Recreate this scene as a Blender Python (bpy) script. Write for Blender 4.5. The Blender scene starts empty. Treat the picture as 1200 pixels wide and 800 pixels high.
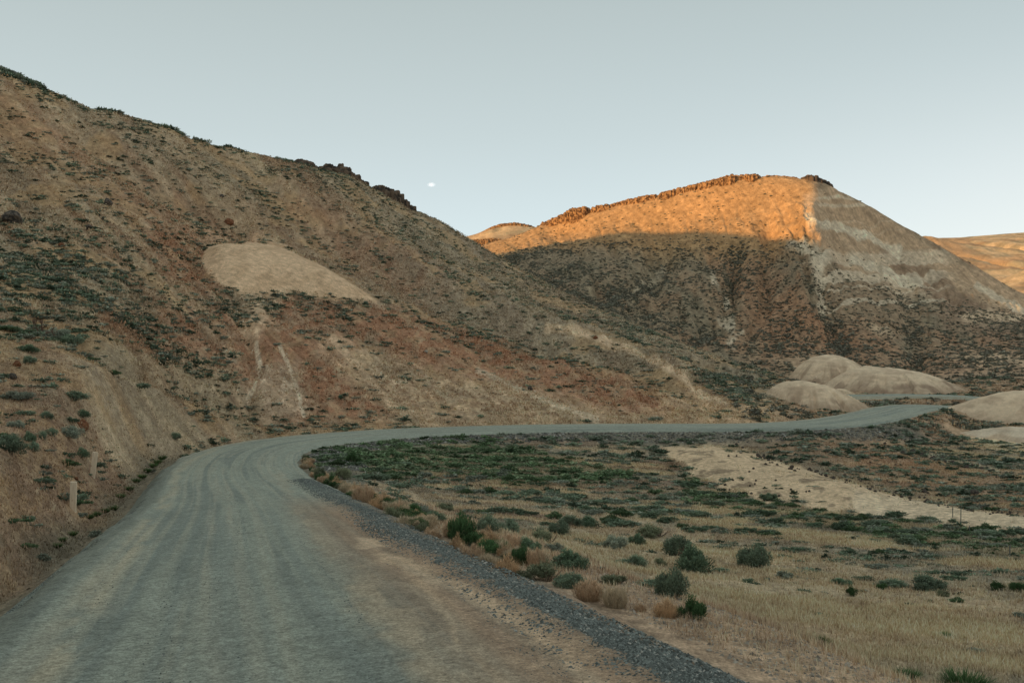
import bpy, math, random
import numpy as np
random.seed(7); rng = np.random.default_rng(7)
F = 1100.0; HX = 600.0; HY = 410.0          # focal length and horizon used to turn angles into places
scene = bpy.context.scene
COL = scene.collection

# ------------------------------------------------------------------ noise
def _hash(ix, iy, seed):
    h = (ix.astype(np.int64) * 374761393 + iy.astype(np.int64) * 668265263 + seed * 1442695041) & 0xFFFFFFFF
    h = ((h ^ (h >> 13)) * 1274126177) & 0xFFFFFFFF
    h = h ^ (h >> 16)
    return (h & 0xFFFF) / 65535.0
def vnoise(x, y, seed=0):
    ix = np.floor(x); iy = np.floor(y); fx = x - ix; fy = y - iy
    u = fx*fx*fx*(fx*(fx*6-15)+10); v = fy*fy*fy*(fy*(fy*6-15)+10)
    a = _hash(ix, iy, seed); b = _hash(ix+1, iy, seed); c = _hash(ix, iy+1, seed); d = _hash(ix+1, iy+1, seed)
    return (a*(1-u)+b*u)*(1-v) + (c*(1-u)+d*u)*v          # 0..1
def fbm(x, y, seed=0, octv=4, gain=0.5):
    s = 0; a = 1; t = 0
    for k in range(octv):
        s = s + a*vnoise(x*2**k + 17.3*k, y*2**k - 9.1*k, seed+k); t += a; a *= gain
    return s/t
def sstep(a, b, x):
    t = np.clip((x-a)/(b-a), 0, 1); return t*t*(3-2*t)
def lerp(a, b, t): return a + (b-a)*t
def mixc(c, col, m):
    return c + (np.array(col)-c)*np.clip(m, 0, 1)[..., None]

def pchip_slopes(x, y):
    h = np.diff(x, axis=-1); d = np.diff(y, axis=-1)/h
    m = np.zeros_like(y)
    w1 = 2*h[..., 1:]+h[..., :-1]; w2 = h[..., 1:]+2*h[..., :-1]
    ok = d[..., :-1]*d[..., 1:] > 0
    with np.errstate(all='ignore'):
        mm = (w1+w2)/(w1/d[..., :-1]+w2/d[..., 1:])
    m[..., 1:-1] = np.where(ok, mm, 0)
    m[..., 0] = d[..., 0]; m[..., -1] = d[..., -1]
    return m
def pchip(x, y, xi):
    x = np.asarray(x, float); y = np.asarray(y, float); m = pchip_slopes(x, y)
    k = np.clip(np.searchsorted(x, xi)-1, 0, len(x)-2)
    h = x[k+1]-x[k]; t = np.clip((xi-x[k])/h, 0, 1)
    return hermite(t, h, y[k], y[k+1], m[k], m[k+1])
def hermite(t, h, y0, y1, m0, m1):
    return (2*t**3-3*t*t+1)*y0 + (t**3-2*t*t+t)*h*m0 + (-2*t**3+3*t*t)*y1 + (t**3-t*t)*h*m1

# ------------------------------------------------------------------ road centre line (x, y, z), camera at the origin
RC = np.array([(6.9,-25,-.4),(3.9,-12,-1.35),(0.9,0,-2.4),(-2.2,11,-3.43),(-5,20,-4.28),(-8,30,-5.2),(-11.2,40,-6.1),
 (-14.6,50,-6.85),(-17.6,60,-7.35),(-19.6,70,-7.65),(-19.3,79,-7.85),(-16,86,-7.95),(-11,91.3,-8),(-4,95.3,-8.05),(3,97.5,-8.05),(12,98.6,-8.05),
 (22,98.7,-8.05),(29,100.2,-8.05),(36,105,-8.05),(42.5,112.5,-8.05),(48.5,121,-8.0),(54.5,129.5,-7.95),(62,138,-8.15),(71,145.5,-8.9),(79.5,151,-9.3),(83,156.5,-8.9),
 (79,162,-8.1),(70,163,-7.8),(60,161.5,-7.8),(50,163,-7.8),(40,168,-7.7),(30,172,-7.5)])
def dense_road(step=0.5):
    n = len(RC); P = np.vstack([2*RC[0]-RC[1], RC, 2*RC[-1]-RC[-2]]); out = []
    for i in range(n-1):
        a, b, c, d = P[i:i+4]
        L = np.linalg.norm(c-b); k = max(2, int(L/0.1))
        t = np.linspace(0, 1, k, endpoint=False)[:, None]
        out.append(.5*((2*b)+(-a+c)*t+(2*a-5*b+4*c-d)*t*t+(-a+3*b-3*c+d)*t**3))
    q = np.vstack(out+[RC[-1:]])
    s = np.concatenate([[0], np.cumsum(np.linalg.norm(np.diff(q[:, :2], axis=0), axis=1))])
    si = np.arange(0, s[-1], step)
    return si, np.stack([np.interp(si, s, q[:, k]) for k in range(3)], 1)
RS, RP = dense_road(0.5)
RT = np.gradient(RP[:, :2], axis=0); RT /= np.linalg.norm(RT, axis=1)[:, None]
def road_near(x, y):
    """signed distance across the road (right positive), height of the road and distance along it"""
    x = np.ravel(x); y = np.ravel(y)
    d2 = np.full(x.shape, 1e18); idx = np.zeros(x.shape, int)
    m = (x > -60) & (x < 115) & (y > -45) & (y < 200)
    xi = np.where(m)[0]
    for c in range(0, len(xi), 20000):
        s = xi[c:c+20000]
        D = (x[s, None]-RP[None, :, 0])**2 + (y[s, None]-RP[None, :, 1])**2
        k = D.argmin(1); idx[s] = k; d2[s] = D[np.arange(len(s)), k]
    dx = x-RP[idx, 0]; dy = y-RP[idx, 1]
    t = dx*RT[idx, 1]-dy*RT[idx, 0]
    al = dx*RT[idx, 0]+dy*RT[idx, 1]
    sgn = np.where(t >= 0, 1, -1)
    kk = np.clip(idx+np.sign(al).astype(int), 0, len(RP)-1)
    w = np.clip(np.abs(al)/0.5, 0, 1)
    z = RP[idx, 2]*(1-w)+RP[kk, 2]*w
    return sgn*np.sqrt(d2), z, RS[idx]+al

# ------------------------------------------------------------------ terrain table: levels out from the camera, one column per bearing
def C(px, rows):      # rows: (depth, picture height) or (depth, None, z)
    th = math.atan((px-HX)/F); o = []
    for r in rows:
        D = r[0]; z = r[2] if len(r) == 3 else (HY-r[1])/F*D
        o.append((D/math.cos(th), z))
    return (th, o)
def A(deg, rows): return (math.radians(deg), [(r[0], r[1]) for r in rows])
N = None
def leftfar(z): return [(320, z*.93), (380, z*.84), (440, z*.8), (500, z*.95), (560, z*.8), (800, z*.4), (5000, -20)]  # unseen slopes out of view, heights shaped to place their shadow line
cols = [
 A(-180, [(5,-2),(12,-1.4),(20,-.6),(36,1),(60,3),(80,6),(100,10),(125,14),(150,20),(185,30),(250,40)]+leftfar(45)),
 A(-150, [(5,-2),(12,-1.2),(20,0),(36,3),(60,9),(80,15),(100,22),(125,32),(150,42),(185,56),(250,70)]+leftfar(80)),
 A(-120, [(5,-2.2),(12,-1.5),(20,0),(36,3.5),(60,10),(80,18),(100,27),(125,39),(150,52),(185,68),(250,85)]+leftfar(95)),
 A(-90, [(5,-2.4),(12,-2),(20,-.6),(36,3),(60,9),(80,17),(100,26),(125,38),(150,52),(185,70),(250,92)]+leftfar(104)),
 A(-60, [(5,-2.5),(12,-2.4),(20,-1.2),(36,1.5),(60,7),(80,14),(100,23),(125,36),(150,51),(190,74),(250,97)]+leftfar(112)),
 A(-42, [(5,-2.6),(12,-2.8),(20,-2),(38,-.2),(64,4.5),(86,11),(106,19),(132,32),(160,46),(196,66),(255,86)]+leftfar(100)),
 C(0, [(5,N,-2.87),(12,N,-3.5),(19,612),(35,517),(60,402),(80,342),(98,292),(120,228),(145,155),(172,82),(230,N,62),(290,N,70),(340,N,74),(390,N,74),(440,N,70),(500,N,60),(700,N,30),(5000,N,-20)]),
 C(60, [(5,N,-2.87),(12,N,-3.5),(19,N,-4.0),(36,525),(60,418),(82,352),(99,305),(121,242),(147,172),(176,107),(232,N,56),(290,N,62),(340,N,64),(390,N,62),(440,N,58),(500,N,50),(700,N,30),(5000,N,-20)]),
 C(120, [(5,N,-2.87),(12,N,-3.5),(19,N,-4.25),(38,540),(60,440),(85,368),(101,320),(122,255),(150,192),(180,133),(235,N,46),(290,N,50),(340,N,52),(390,N,50),(440,N,46),(500,N,40),(700,N,25),(5000,N,-20)]),
 C(180, [(5,N,-2.87),(12,N,-3.5),(20,N,-4.3),(42,N,-5.6),(66,487),(86,420),(103,355),(124,290),(150,228),(190,150),(240,N,44),(290,N,44),(340,N,44),(390,N,42),(440,N,38),(500,N,32),(700,N,20),(5000,N,-20)]),
 C(240, [(5,N,-2.87),(12,N,-3.5),(21,N,-4.4),(44,N,-6.5),(76,N,-7.8),(88,470),(104,402),(125,340),(152,278),(203,170),(250,N,38),(300,N,38),(345,N,36),(390,N,36),(440,N,34),(500,N,30),(700,N,20),(5000,N,-20)]),
 C(320, [(5,N,-2.87),(12,N,-3.5),(21,N,-4.4),(44,N,-6.6),(74,N,-7.8),(91,500),(108,420),(131,346),(160,288),(218,189),(262,N,35),(310,N,34),(350,N,32),(400,N,32),(450,N,32),(500,N,32),(700,N,15),(5000,N,-20)]),
 C(400, [(5,N,-2.87),(12,N,-3.53),(21,N,-4.4),(44,N,-6.7),(73,N,-7.9),(95,503),(112,430),(138,352),(170,297),(233,208),(280,N,32),(320,N,30),(360,N,30),(410,N,30),(450,N,30),(510,N,30),(700,N,10),(5000,N,-20)]),
 C(490, [(5,N,-2.87),(12,N,-3.53),(21,N,-4.6),(45,N,-7.5),(73,N,-8.7),(98,500),(117,435),(148,368),(190,315),(266,251),(310,N,25),(350,N,24),(390,N,24),(420,N,24),(460,N,26),(510,N,28),(700,N,5),(5000,N,-20)]),
 C(560, [(5,N,-2.87),(12,N,-3.6),(21,N,-4.8),(45,N,-7.7),(73,N,-9.1),(100,499),(120,440),(153,384),(198,338),(262,289),(310,N,18),(360,N,22),(400,N,24),(440,312),(480,301),(520,290),(700,N,5),(5000,N,-20)]),
 C(600, [(5,N,-2.87),(12,N,-3.6),(21,N,-4.95),(45,N,-7.8),(73,N,-9.3),(101,498),(121,445),(153,395),(197,351),(258,312),(305,N,15),(350,N,22),(395,320),(435,300),(475,289),(515,279),(700,N,5),(5000,N,-20)]),
 C(640, [(5,N,-2.87),(12,N,-3.6),(21,N,-5.1),(45,N,-8.0),(73,N,-9.5),(101,498),(123,450),(153,405),(194,367),(252,333),(295,N,12),(335,337),(385,308),(430,288),(475,276),(500,263),(700,N,5),(5000,N,-20)]),
 C(700, [(5,N,-2.87),(12,N,-3.7),(21,N,-5.3),(45,N,-8.4),(73,N,-9.8),(101,498),(125,457),(150,421),(185,391),(230,362),(265,N,6.5),(300,354),(350,320),(405,284),(435,266),(460,246),(640,N,10),(5000,N,-20)]),
 C(780, [(5,N,-2.87),(12,N,-4.0),(21,N,-5.7),(45,N,-8.7),(73,N,-10),(101,498),(122,464),(142,440),(168,420),(204,396),(240,N,-1),(288,378),(335,335),(385,288),(410,262),(432,229),(600,N,10),(5000,N,-20)]),
 C(860, [(5,N,-2.87),(12,N,-4.2),(21,N,-5.9),(45,N,-8.9),(73,N,-10.2),(101,499),(120,474),(137,456),(160,440),(192,424),(220,N,-6),(270,400),(318,345),(370,286),(393,251),(416,210),(580,N,10),(5000,N,-20)]),
 C(905, [(5,N,-2.87),(12,N,-4.3),(21,N,-6.0),(45,N,-9.0),(73,N,-10.3),(101,500),(119,478),(135,463),(158,450),(190,438),(213,N,-7.5),(262,406),(310,350),(362,290),(386,250),(410,207),(570,N,10),(5000,N,-20)]),
 C(950, [(5,N,-2.87),(12,N,-4.45),(21,N,-6.1),(45,N,-9.1),(73,N,-10.4),(98,502),(116,N,-8.05),(134,474),(158,462),(186,452),(208,N,-7),(252,412),(298,352),(346,288),(372,253),(404,211),(560,N,10),(5000,N,-20)]),
 C(1000, [(5,N,-2.87),(12,N,-4.6),(21,N,-6.3),(45,N,-9.2),(74,N,-10.5),(100,508),(120,N,-8.1),(140,N,-8.0),(160,N,-8),(186,452),(208,N,-7),(256,414),(312,356),(380,296),(408,264),(430,232),(560,N,5),(5000,N,-20)]),
 C(1060, [(5,N,-2.9),(12,N,-4.8),(22,N,-6.5),(46,N,-9.4),(76,N,-10.7),(103,511),(124,N,-8.7),(140,N,-8.1),(160,N,-8),(184,N,-7.4),(208,N,-6.4),(262,414),(330,362),(412,314),(438,288),(458,265),(580,N,0),(5000,N,-20)]),
 C(1130, [(5,N,-2.9),(13,N,-5),(22,N,-6.6),(47,N,-9.5),(78,N,-10.9),(105,514),(126,N,-9.2),(142,N,-8.4),(160,N,-7.9),(184,N,-7),(208,N,-5.6),(266,414),(340,370),(425,338),(450,322),(474,305),(600,N,0),(5000,N,-20)]),
 C(1200, [(5,N,-2.9),(13,N,-5.1),(22,N,-6.7),(48,N,-9.6),(79,N,-11),(107,515),(128,N,-9.6),(144,N,-8.8),(162,N,-8),(186,N,-6.8),(210,N,-4.8),(268,414),(345,380),(430,362),(455,354),(480,344),(620,N,-3),(5000,N,-20)]),
 C(1320, [(5,N,-2.9),(13,N,-5.2),(22,N,-6.8),(48,N,-9.7),(80,N,-11),(108,N,-10.7),(130,N,-10),(146,N,-9.2),(164,N,-8.4),(188,N,-7.5),(212,N,-6),(270,N,-4),(345,N,4),(430,N,10),(455,N,11),(480,N,12),(620,N,-5),(5000,N,-20)]),
 A(45, [(5,-2.7),(13,-5),(22,-6.8),(48,-9.5),(80,-11),(108,-11),(130,-11),(150,-10.5),(170,-10),(200,-9),(230,-8.5),(290,-8),(370,-7),(450,-6),(500,-6),(560,-6),(700,-8),(5000,-20)]),
 A(70, [(5,-2.5),(13,-4.5),(22,-6),(48,-9),(80,-11),(108,-11.5),(130,-11.5),(150,-11),(170,-10),(200,-8),(230,-6),(290,-2),(370,5),(450,14),(500,20),(560,22),(700,15),(5000,-20)]),
 A(110, [(5,-2.3),(13,-3.8),(22,-5),(48,-8),(80,-9),(108,-9),(130,-8),(150,-6),(170,-4),(200,0),(230,5),(290,12),(370,20),(450,25),(500,25),(560,25),(700,15),(5000,-20)]),
 A(150, [(5,-2),(12,-2),(20,-2.2),(36,-2),(60,-1),(80,0),(100,1),(125,3),(150,6),(185,12),(250,22)]+leftfar(30)),
 A(180, [(5,-2),(12,-1.4),(20,-.6),(36,1),(60,3),(80,6),(100,10),(125,14),(150,20),(185,30),(250,40)]+leftfar(45)),
]
TH = np.array([c[0] for c in cols]); LR = np.array([[r[0] for r in c[1]] for c in cols]); LZ = np.array([[r[1] for r in c[1]] for c in cols])
NL = LR.shape[1]
# bearings: fine inside the view, coarse outside it
pxs = np.arange(-70, 1271, 1.15)
th_in = np.arctan((pxs-HX)/F)
th_l = np.concatenate([np.linspace(-math.pi, th_in[0]-.14, 90, endpoint=False), np.linspace(th_in[0]-.14, th_in[0], 40, endpoint=False)])
th_r = np.concatenate([np.linspace(th_in[-1], th_in[-1]+.14, 41)[1:], np.linspace(th_in[-1]+.14, math.pi, 91)[1:]])
THG = np.concatenate([th_l, th_in, th_r]); NC = len(THG)
cR = np.stack([pchip(TH, LR[:, k], THG) for k in range(NL)], 1)
cZ = np.stack([pchip(TH, LZ[:, k], THG) for k in range(NL)], 1)
cM = pchip_slopes(cR, cZ)
SUB = [66, 110, 120, 80, 80, 70, 70, 80, 80, 95, 14, 46, 80, 85, 50, 55, 8, 6]
rows_R = []; rows_Z = []; LEV = []
# ground right under the camera
for t in (0.05, .3, .6):
    rows_R.append(cR[:, 0]*t); rows_Z.append(cZ[:, 0]*t + -2.35*(1-t)); LEV.append(-1+t)
for k in range(NL-1):
    h = cR[:, k+1]-cR[:, k]
    for i in range(SUB[k]):
        t = i/SUB[k]
        if k < 4: t = (math.exp(t*.7)-1)/(math.exp(.7)-1)
        rows_R.append(cR[:, k]+h*t); rows_Z.append(hermite(t, h, cZ[:, k], cZ[:, k+1], cM[:, k], cM[:, k+1])); LEV.append(k+t)
rows_R.append(cR[:, -1]); rows_Z.append(cZ[:, -1]); LEV.append(NL-1)
GR = np.array(rows_R); GZ = np.array(rows_Z); LEV = np.array(LEV); NR = len(GR)
GX = GR*np.sin(THG); GY = GR*np.cos(THG)
LG = np.repeat(LEV[:, None], NC, 1)
with np.errstate(all='ignore'):
    front = GY > 1
    PX = np.where(front, HX+F*GX/np.maximum(GY, 1e-3), -9999.0); PY = np.where(front, HY-F*GZ/np.maximum(GY, 1e-3), 9999.0)

def polydist(pts, px, py, closed=False):
    """distance to a polyline (or signed distance to a polygon, positive inside) where it is near"""
    pts = np.array(pts, float)
    out = np.full(px.shape, 1e6); inside = np.zeros(px.shape, bool)
    lo = pts.min(0)-70; hi = pts.max(0)+70
    m = (px > lo[0]) & (px < hi[0]) & (py > lo[1]) & (py < hi[1])
    x = px[m]; y = py[m]; d = np.full(x.shape, 1e6); ins = np.zeros(x.shape, bool)
    n = len(pts)
    for i in range(n if closed else n-1):
        a = pts[i]; b = pts[(i+1) % n]; ab = b-a
        t = np.clip(((x-a[0])*ab[0]+(y-a[1])*ab[1])/(ab@ab), 0, 1)
        d = np.minimum(d, np.hypot(x-a[0]-t*ab[0], y-a[1]-t*ab[1]))
        if closed:
            c = ((a[1] > y) != (b[1] > y)) & (x < (b[0]-a[0])*(y-a[1])/((b[1]-a[1]) if b[1] != a[1] else 1e-9)+a[0])
            ins ^= c
    if closed: d = np.where(ins, d, -d); out[:] = -1e6
    out[m] = d
    return out
wob = (fbm(GX/9, GY/9, 5, 3)-.5)     # wobble used to roughen patch edges
wobs = (fbm(PX/14, PY/10, 8, 4)-.5)*2
def region(pts, soft=8, wob_amp=8, lev=(0, 99)):
    d = polydist(pts, PX, PY, True)+wobs*wob_amp
    return sstep(-soft, soft, d)*((LG >= lev[0]) & (LG <= lev[1]))
def stroke(pts, w, soft=3, wob_amp=3, lev=(0, 99)):
    d = polydist(pts, PX, PY)+wobs*wob_amp
    return (1-sstep(w, w+soft, d))*((LG >= lev[0]) & (LG <= lev[1]))

# ------------------------------------------------------------------ relief
HILL = (5, 9.8); FARH = (10, 15.2); FIELD = (0, 5.2)
amp_big = sstep(60, 140, GR)
Z = GZ.copy()
SM = 1-sstep(-9, 3, polydist([(238,303),(243,290),(265,284),(300,284),(335,292),(380,313),(420,338),(441,353),(400,351),(340,344),(290,347),(262,336),(243,320)], PX, PY, True))*((LG > 5) & (LG < 9.5))*.92
Z += (fbm(GX/38, GY/38, 11, 3)-.5)*np.where(LG < 10, 1.0, 2.0)*SM*amp_big*(1-sstep(9.0, 9.4, LG)*(1-sstep(9.6, 10.4, LG))*.7)
Z += (fbm(GX/11, GY/11, 21, 3)-.5)*(.35+np.where(LG < 10, .15, .4)*amp_big)*sstep(8, 25, GR)*SM
Z += (fbm(GX/2.6, GY/2.6, 31, 3)-.5)*(.14+.16*amp_big)*SM
Z += (fbm(GX/.7, GY/.7, 41, 2)-.5)*.07*sstep(3, 9, GR)*SM
rid = 1-np.abs(2*fbm(PX/42+LG*.25, LG*.9, 51, 3)-1)*1.9
Z += -np.clip(rid, 0, 1)**2*2.0*sstep(10.8, 11.6, LG)*(1-sstep(13.2, 14.6, LG))*sstep(600, 700, PX)*(1-sstep(960, 1040, PX)*.6)
rid2 = 1-np.abs(2*fbm((PX-PY*.9)/30, (PX*.9+PY)/260, 61, 3)-1)*2.0
Z += -np.clip(rid2, 0, 1)**2*.5*SM*sstep(5.2, 6.2, LG)*(1-sstep(8.6, 9.4, LG))
rid3 = 1-np.abs(2*fbm((PX-PY*.95)/13, (PX*.95+PY)/150, 66, 2)-1)*2.0
Z += -np.clip(rid3, 0, 1)**2*.22*SM*sstep(5.2, 5.8, LG)*(1-sstep(8.8, 9.4, LG))
def groove(pts, depth, w, lev, k=GR): 
    global Z
    d = polydist(pts, PX, PY)+wobs*w*.3
    Z = Z - depth*np.exp(-(d/w)**2)*((LG >= lev[0]) & (LG <= lev[1]))
rid4 = 1-np.abs(2*fbm(PX/17+LG*.3, LG*.7, 56, 3)-1)*1.9
Z += -np.clip(rid4, 0, 1)**2*.9*sstep(10.6, 11.4, LG)*(1-sstep(13.8, 14.6, LG))
rid5 = 1-np.abs(2*fbm((PX-PY*.55)/9, LG*.8, 57, 2)-1)*1.9
Z += -np.clip(rid5, 0, 1)**2*.9*sstep(12.4, 12.9, LG)*(1-sstep(14.0, 14.5, LG))*sstep(880, 930, PX)
spx = PX+(fbm(PX/9, LG*6, 58, 3)-.5)*30-(948+ (LG-13)*-4)
Z += 4.5*np.exp(-np.abs(spx)/20)*sstep(11.2, 12.4, LG)*(1-sstep(13.9, 14.5, LG))
groove([(862,290),(856,335),(838,370),(815,390),(800,412)], 3.0, 13, (10.5, 14.5))
groove([(945,275),(962,320),(972,360),(985,400),(990,440)], 3.2, 15, (10.2, 13.6))
groove([(1060,335),(1068,380),(1076,440)], 2.4, 13, (10.2, 13.4))
groove([(700,345),(745,325),(790,300)], 3.5, 12, (11, 14))
groove([(760,300),(770,350),(720,372)], 2.5, 9, (11, 14))
groove([(900,260),(905,300),(900,340),(880,390)], 2.5, 9, (11, 14))
groove([(1010,250),(1060,300),(1120,350)], 2, 5, (11, 14.6))
groove([(40,372),(90,398),(150,430),(215,452),(290,482),(330,494)], 1.1, 10, (3.3, 6.5))
groove([(275,352),(292,395),(300,430),(290,470)], 1.2, 9, (5, 7))
groove([(90,150),(180,215),(280,262)], 2.2, 16, (6, 9.4))
groove([(430,290),(560,355),(700,398),(800,440)], -2.6, 12, (6, 9.6))
groove([(330,215),(470,300),(600,345)], -2.2, 12, (7, 9.8))
groove([(380,270),(500,345),(640,400)], 2.0, 14, (6, 9.6))
groove([(620,395),(720,425),(840,474)], .8, 6, (5, 8))
# bare clay mound on the left hillside
M0 = [(238,303),(243,290),(265,284),(300,284),(335,292),(380,313),(420,338),(441,353),(400,351),(340,344),(290,347),(262,336),(243,320)]
d0 = polydist(M0, PX, PY, True)
m0 = sstep(-5, 22, d0)*((LG > 5) & (LG < 9.5))
Z = Z*1.0 + m0*2.0
# the wash of bare clay below the road
WASH = [(775,524),(835,522),(880,532),(940,551),(1000,568),(1080,588),(1140,598),(1290,615),(1300,638),(1200,624),(1110,612),(1000,602),(910,590),(850,574),(805,552)]
mw = region(WASH, 4, 8, (2.5, 5.3))
Z += sstep(-4, 16, polydist(WASH, PX, PY, True))*.5*((LG > 2.5) & (LG < 5.3))
# road bed
T_, RZ_, S_ = road_near(GX, GY)
TR = T_.reshape(GX.shape); RZ = RZ_.reshape(GX.shape); RSG = S_.reshape(GX.shape)
ad = np.abs(TR)
wR = np.where(TR < 0, 4.25, 3.65)
cut = np.where(TR < 0, 4.5, 5.5)
bl = sstep(wR+.5, wR+.5+cut, ad)
ditch = np.where(TR < 0, -.42, -.08)*np.exp(-((ad-wR-1.3)/.75)**2)
# a rib of soil hides the hairpin
Z = np.where(ad < 60, lerp(RZ-np.where(TR > 0, .2, .42), Z, bl)+ditch*(ad > wR-1)*(1-sstep(60, 80, RSG)*.5), Z)
Z = np.where(ad < wR, RZ-.42, Z)
g = np.exp(-(((GX-73.5)/11.5)**4+((GY-139.5)/4.5)**4)); Z = Z+(np.maximum(Z, -8.05)-Z)*g*sstep(4.2, 6, ad)
with np.errstate(all='ignore'):
    PYF = np.where(front, HY-F*Z/np.maximum(GY, 1e-3), 9999.0)

iA = np.arange(NC)
def ground_at(x, y):
    """height of the terrain under a point (arrays)"""
    x = np.atleast_1d(np.asarray(x, float)); y = np.atleast_1d(np.asarray(y, float))
    th = np.arctan2(x, y); r = np.hypot(x, y)
    j = np.clip(np.searchsorted(THG, th)-1, 0, NC-2); w = (th-THG[j])/(THG[j+1]-THG[j])
    out = np.empty(len(x))
    for n in range(len(x)):
        a = np.interp(r[n], GR[:, j[n]], Z[:, j[n]]); b = np.interp(r[n], GR[:, j[n]+1], Z[:, j[n]+1])
        out[n] = a*(1-w[n])+b*w[n]
    return out
def hit(px, py, lev=(0, 16)):
    """the place on the terrain seen in a given direction, nearest first"""
    th = math.atan((px-HX)/F); j = int(np.clip(np.searchsorted(THG, th)-1, 0, NC-2))
    w = (th-THG[j])/(THG[j+1]-THG[j])
    col = PYF[:, j]*(1-w)+PYF[:, j+1]*w
    ok = (LEV >= lev[0]) & (LEV <= lev[1])
    k = np.where(ok & (col <= py))[0]
    if len(k) == 0:
        kk = np.where(ok)[0]; k = kk[np.argmin(col[kk])]
    else: k = k[0]
    r = GR[k, j]*(1-w)+GR[k, j+1]*w
    if k > 0 and col[k-1] > py:
        f = (col[k-1]-py)/(col[k-1]-col[k]); r0 = GR[k-1, j]*(1-w)+GR[k-1, j+1]*w; r = r0+(r-r0)*f
    x = r*math.sin(th); y = r*math.cos(th)
    return x, y, float(ground_at(x, y)[0])

# ------------------------------------------------------------------ soil colours (albedo), fixed to the surface
n1 = fbm(GX/30, GY/30, 101, 4); n2 = fbm(GX/7, GY/7, 102, 4); n3 = fbm(GX/1.6, GY/1.6, 103, 3); n4 = fbm(PX/3.2, PY/2.0, 104, 2)
streak = fbm((PX-PY*1.05)/16, (PX*1.05+PY)/170, 105, 4)
streak2 = fbm((PX-PY*1.05)/6, (PX*1.05+PY)/60, 106, 3)
speck = fbm(PX/5.5, PY/2.4, 107, 3)
TAN = (.375,.295,.205); BROWN = (.26,.175,.115); RED = (.31,.175,.11); PALE = (.56,.43,.30); WHITE = (.57,.49,.375); GREY = (.27,.245,.19); DGREEN = (.12,.135,.085); GOLD = (.36,.24,.125)
c = np.zeros(GX.shape+(3,)); c[:] = TAN
# left hillside
c = mixc(c, BROWN, sstep(.42, .62, streak)*.75)
c = mixc(c, GREY, sstep(.45, .7, n1)*.3)
c = mixc(c, (.25,.225,.165), sstep(.5, .66, fbm((PX-PY*1.1)/26, (PX*1.1+PY)/260, 108, 4))*.5)
c = mixc(c, (.46,.37,.25), (1-sstep(.3, .44, fbm((PX-PY*1.0)/15, (PX+PY)/300, 109, 4)))*.5)
c = mixc(c, (.29,.20,.135), region([(150,240),(330,225),(480,290),(640,380),(560,400),(440,350),(330,285),(250,280)], 25, 20, HILL)*.45)
c = mixc(c, GREY, sstep(300, 560, PX)*sstep(6.2, 7.5, LG)*(LG < 10)*.6)
c = mixc(c, GOLD, (1-sstep(.35, .5, n2))*.5*(LG < 9))
R = [
 ([(300,362),(345,345),(440,360),(560,385),(700,430),(820,480),(740,492),(600,455),(470,425),(430,400),(395,430),(470,490),(330,495),(285,440),(265,370)], RED, .85, 12, (5, 8)),
 ([(0,95),(70,135),(160,200),(245,255),(200,268),(120,225),(0,150)], RED, .38, 20, HILL),
 ([(330,222),(400,260),(530,345),(450,335),(380,280)], RED, .36, 18, HILL),
 ([(165,262),(240,262),(250,292),(240,320),(262,345),(200,330),(180,290)], RED, .6, 12, HILL),
 ([(110,375),(265,350),(285,425),(235,435),(150,405)], RED, .55, 16, (4, 8)),
 ([(0,430),(60,440),(100,480),(160,500),(190,520),(120,560),(80,620),(0,690)], (.235,.165,.115), .85, 22, (0.5, 5)),
 ([(215,258),(275,262),(340,290),(300,290),(240,292)], (.45,.30,.2), .6, 8, HILL),
 ([(60,420),(105,425),(150,440),(205,448),(190,465),(245,503),(185,506),(110,478),(90,462)], (.42,.35,.26), .35, 18, (3.1, 6)),
 ([(270,352),(330,350),(315,375),(300,400),(280,385)], PALE, .65, 8, (5, 8)),
 ([(300,420),(345,430),(360,480),(330,490),(290,455)], WHITE, .5, 12, (5, 8)),
 ([(360,382),(410,398),(500,425),(600,445),(760,485),(790,498),(480,498),(440,470),(400,440)], PALE, .42, 12, (4.9, 8)),
 ([(480,482),(600,484),(700,484),(900,490),(900,500),(480,502)], (.42,.32,.22), .8, 4, (4.9, 6.2)),
 ([(770,452),(870,470),(955,484),(890,499),(780,498)], (.48,.35,.23), .75, 6, (4.9, 6.5)),
]
for pts, col, k, s, lev in R:
    mod = (.5+.8*sstep(.35, .65, fbm(PX/9, PY/6, 120, 4)))
    c = mixc(c, col, np.minimum(region(pts, s, s*.9, lev)*k*mod, .95))
c = mixc(c, BROWN, region([(380,420),(480,430),(620,470),(700,490),(500,490)], 14, 14, (5, 7))*sstep(.5, .62, speck)*.7)
for pts, w, k in [([(300,398),(305,420),(298,440),(290,458)], 1.6, .8), ([(328,405),(340,430),(350,462),(356,487)], 1.2, .6), ([(260,408),(275,420)], 1.5, .5),
                  ([(640,387),(690,402),(745,424),(790,444),(850,471)], .9, .95), ([(688,394),(740,402),(790,420),(850,445)], .5, .5),
                  ([(390,395),(420,430),(450,465),(480,495)], 3, .5), ([(560,430),(640,470),(700,490)], 2, .45)]:
    c = mixc(c, PALE if w > 2 or w < 1 else (.66,.57,.44), stroke(pts, w, 2, 1.0, (4.9, 9))*k)
M0M = sstep(-2.5, 2.5, d0+wobs*3.2)*((LG > 5) & (LG < 9.5))
c = mixc(c, (.58,.43,.29), M0M)
c = mixc(c, (.46,.33,.215), M0M*sstep(.42, .65, fbm((PX-PY*.4)/22, (PY+PX*.2)/6, 170, 4))*.7)
DOMEM = M0M
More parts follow.
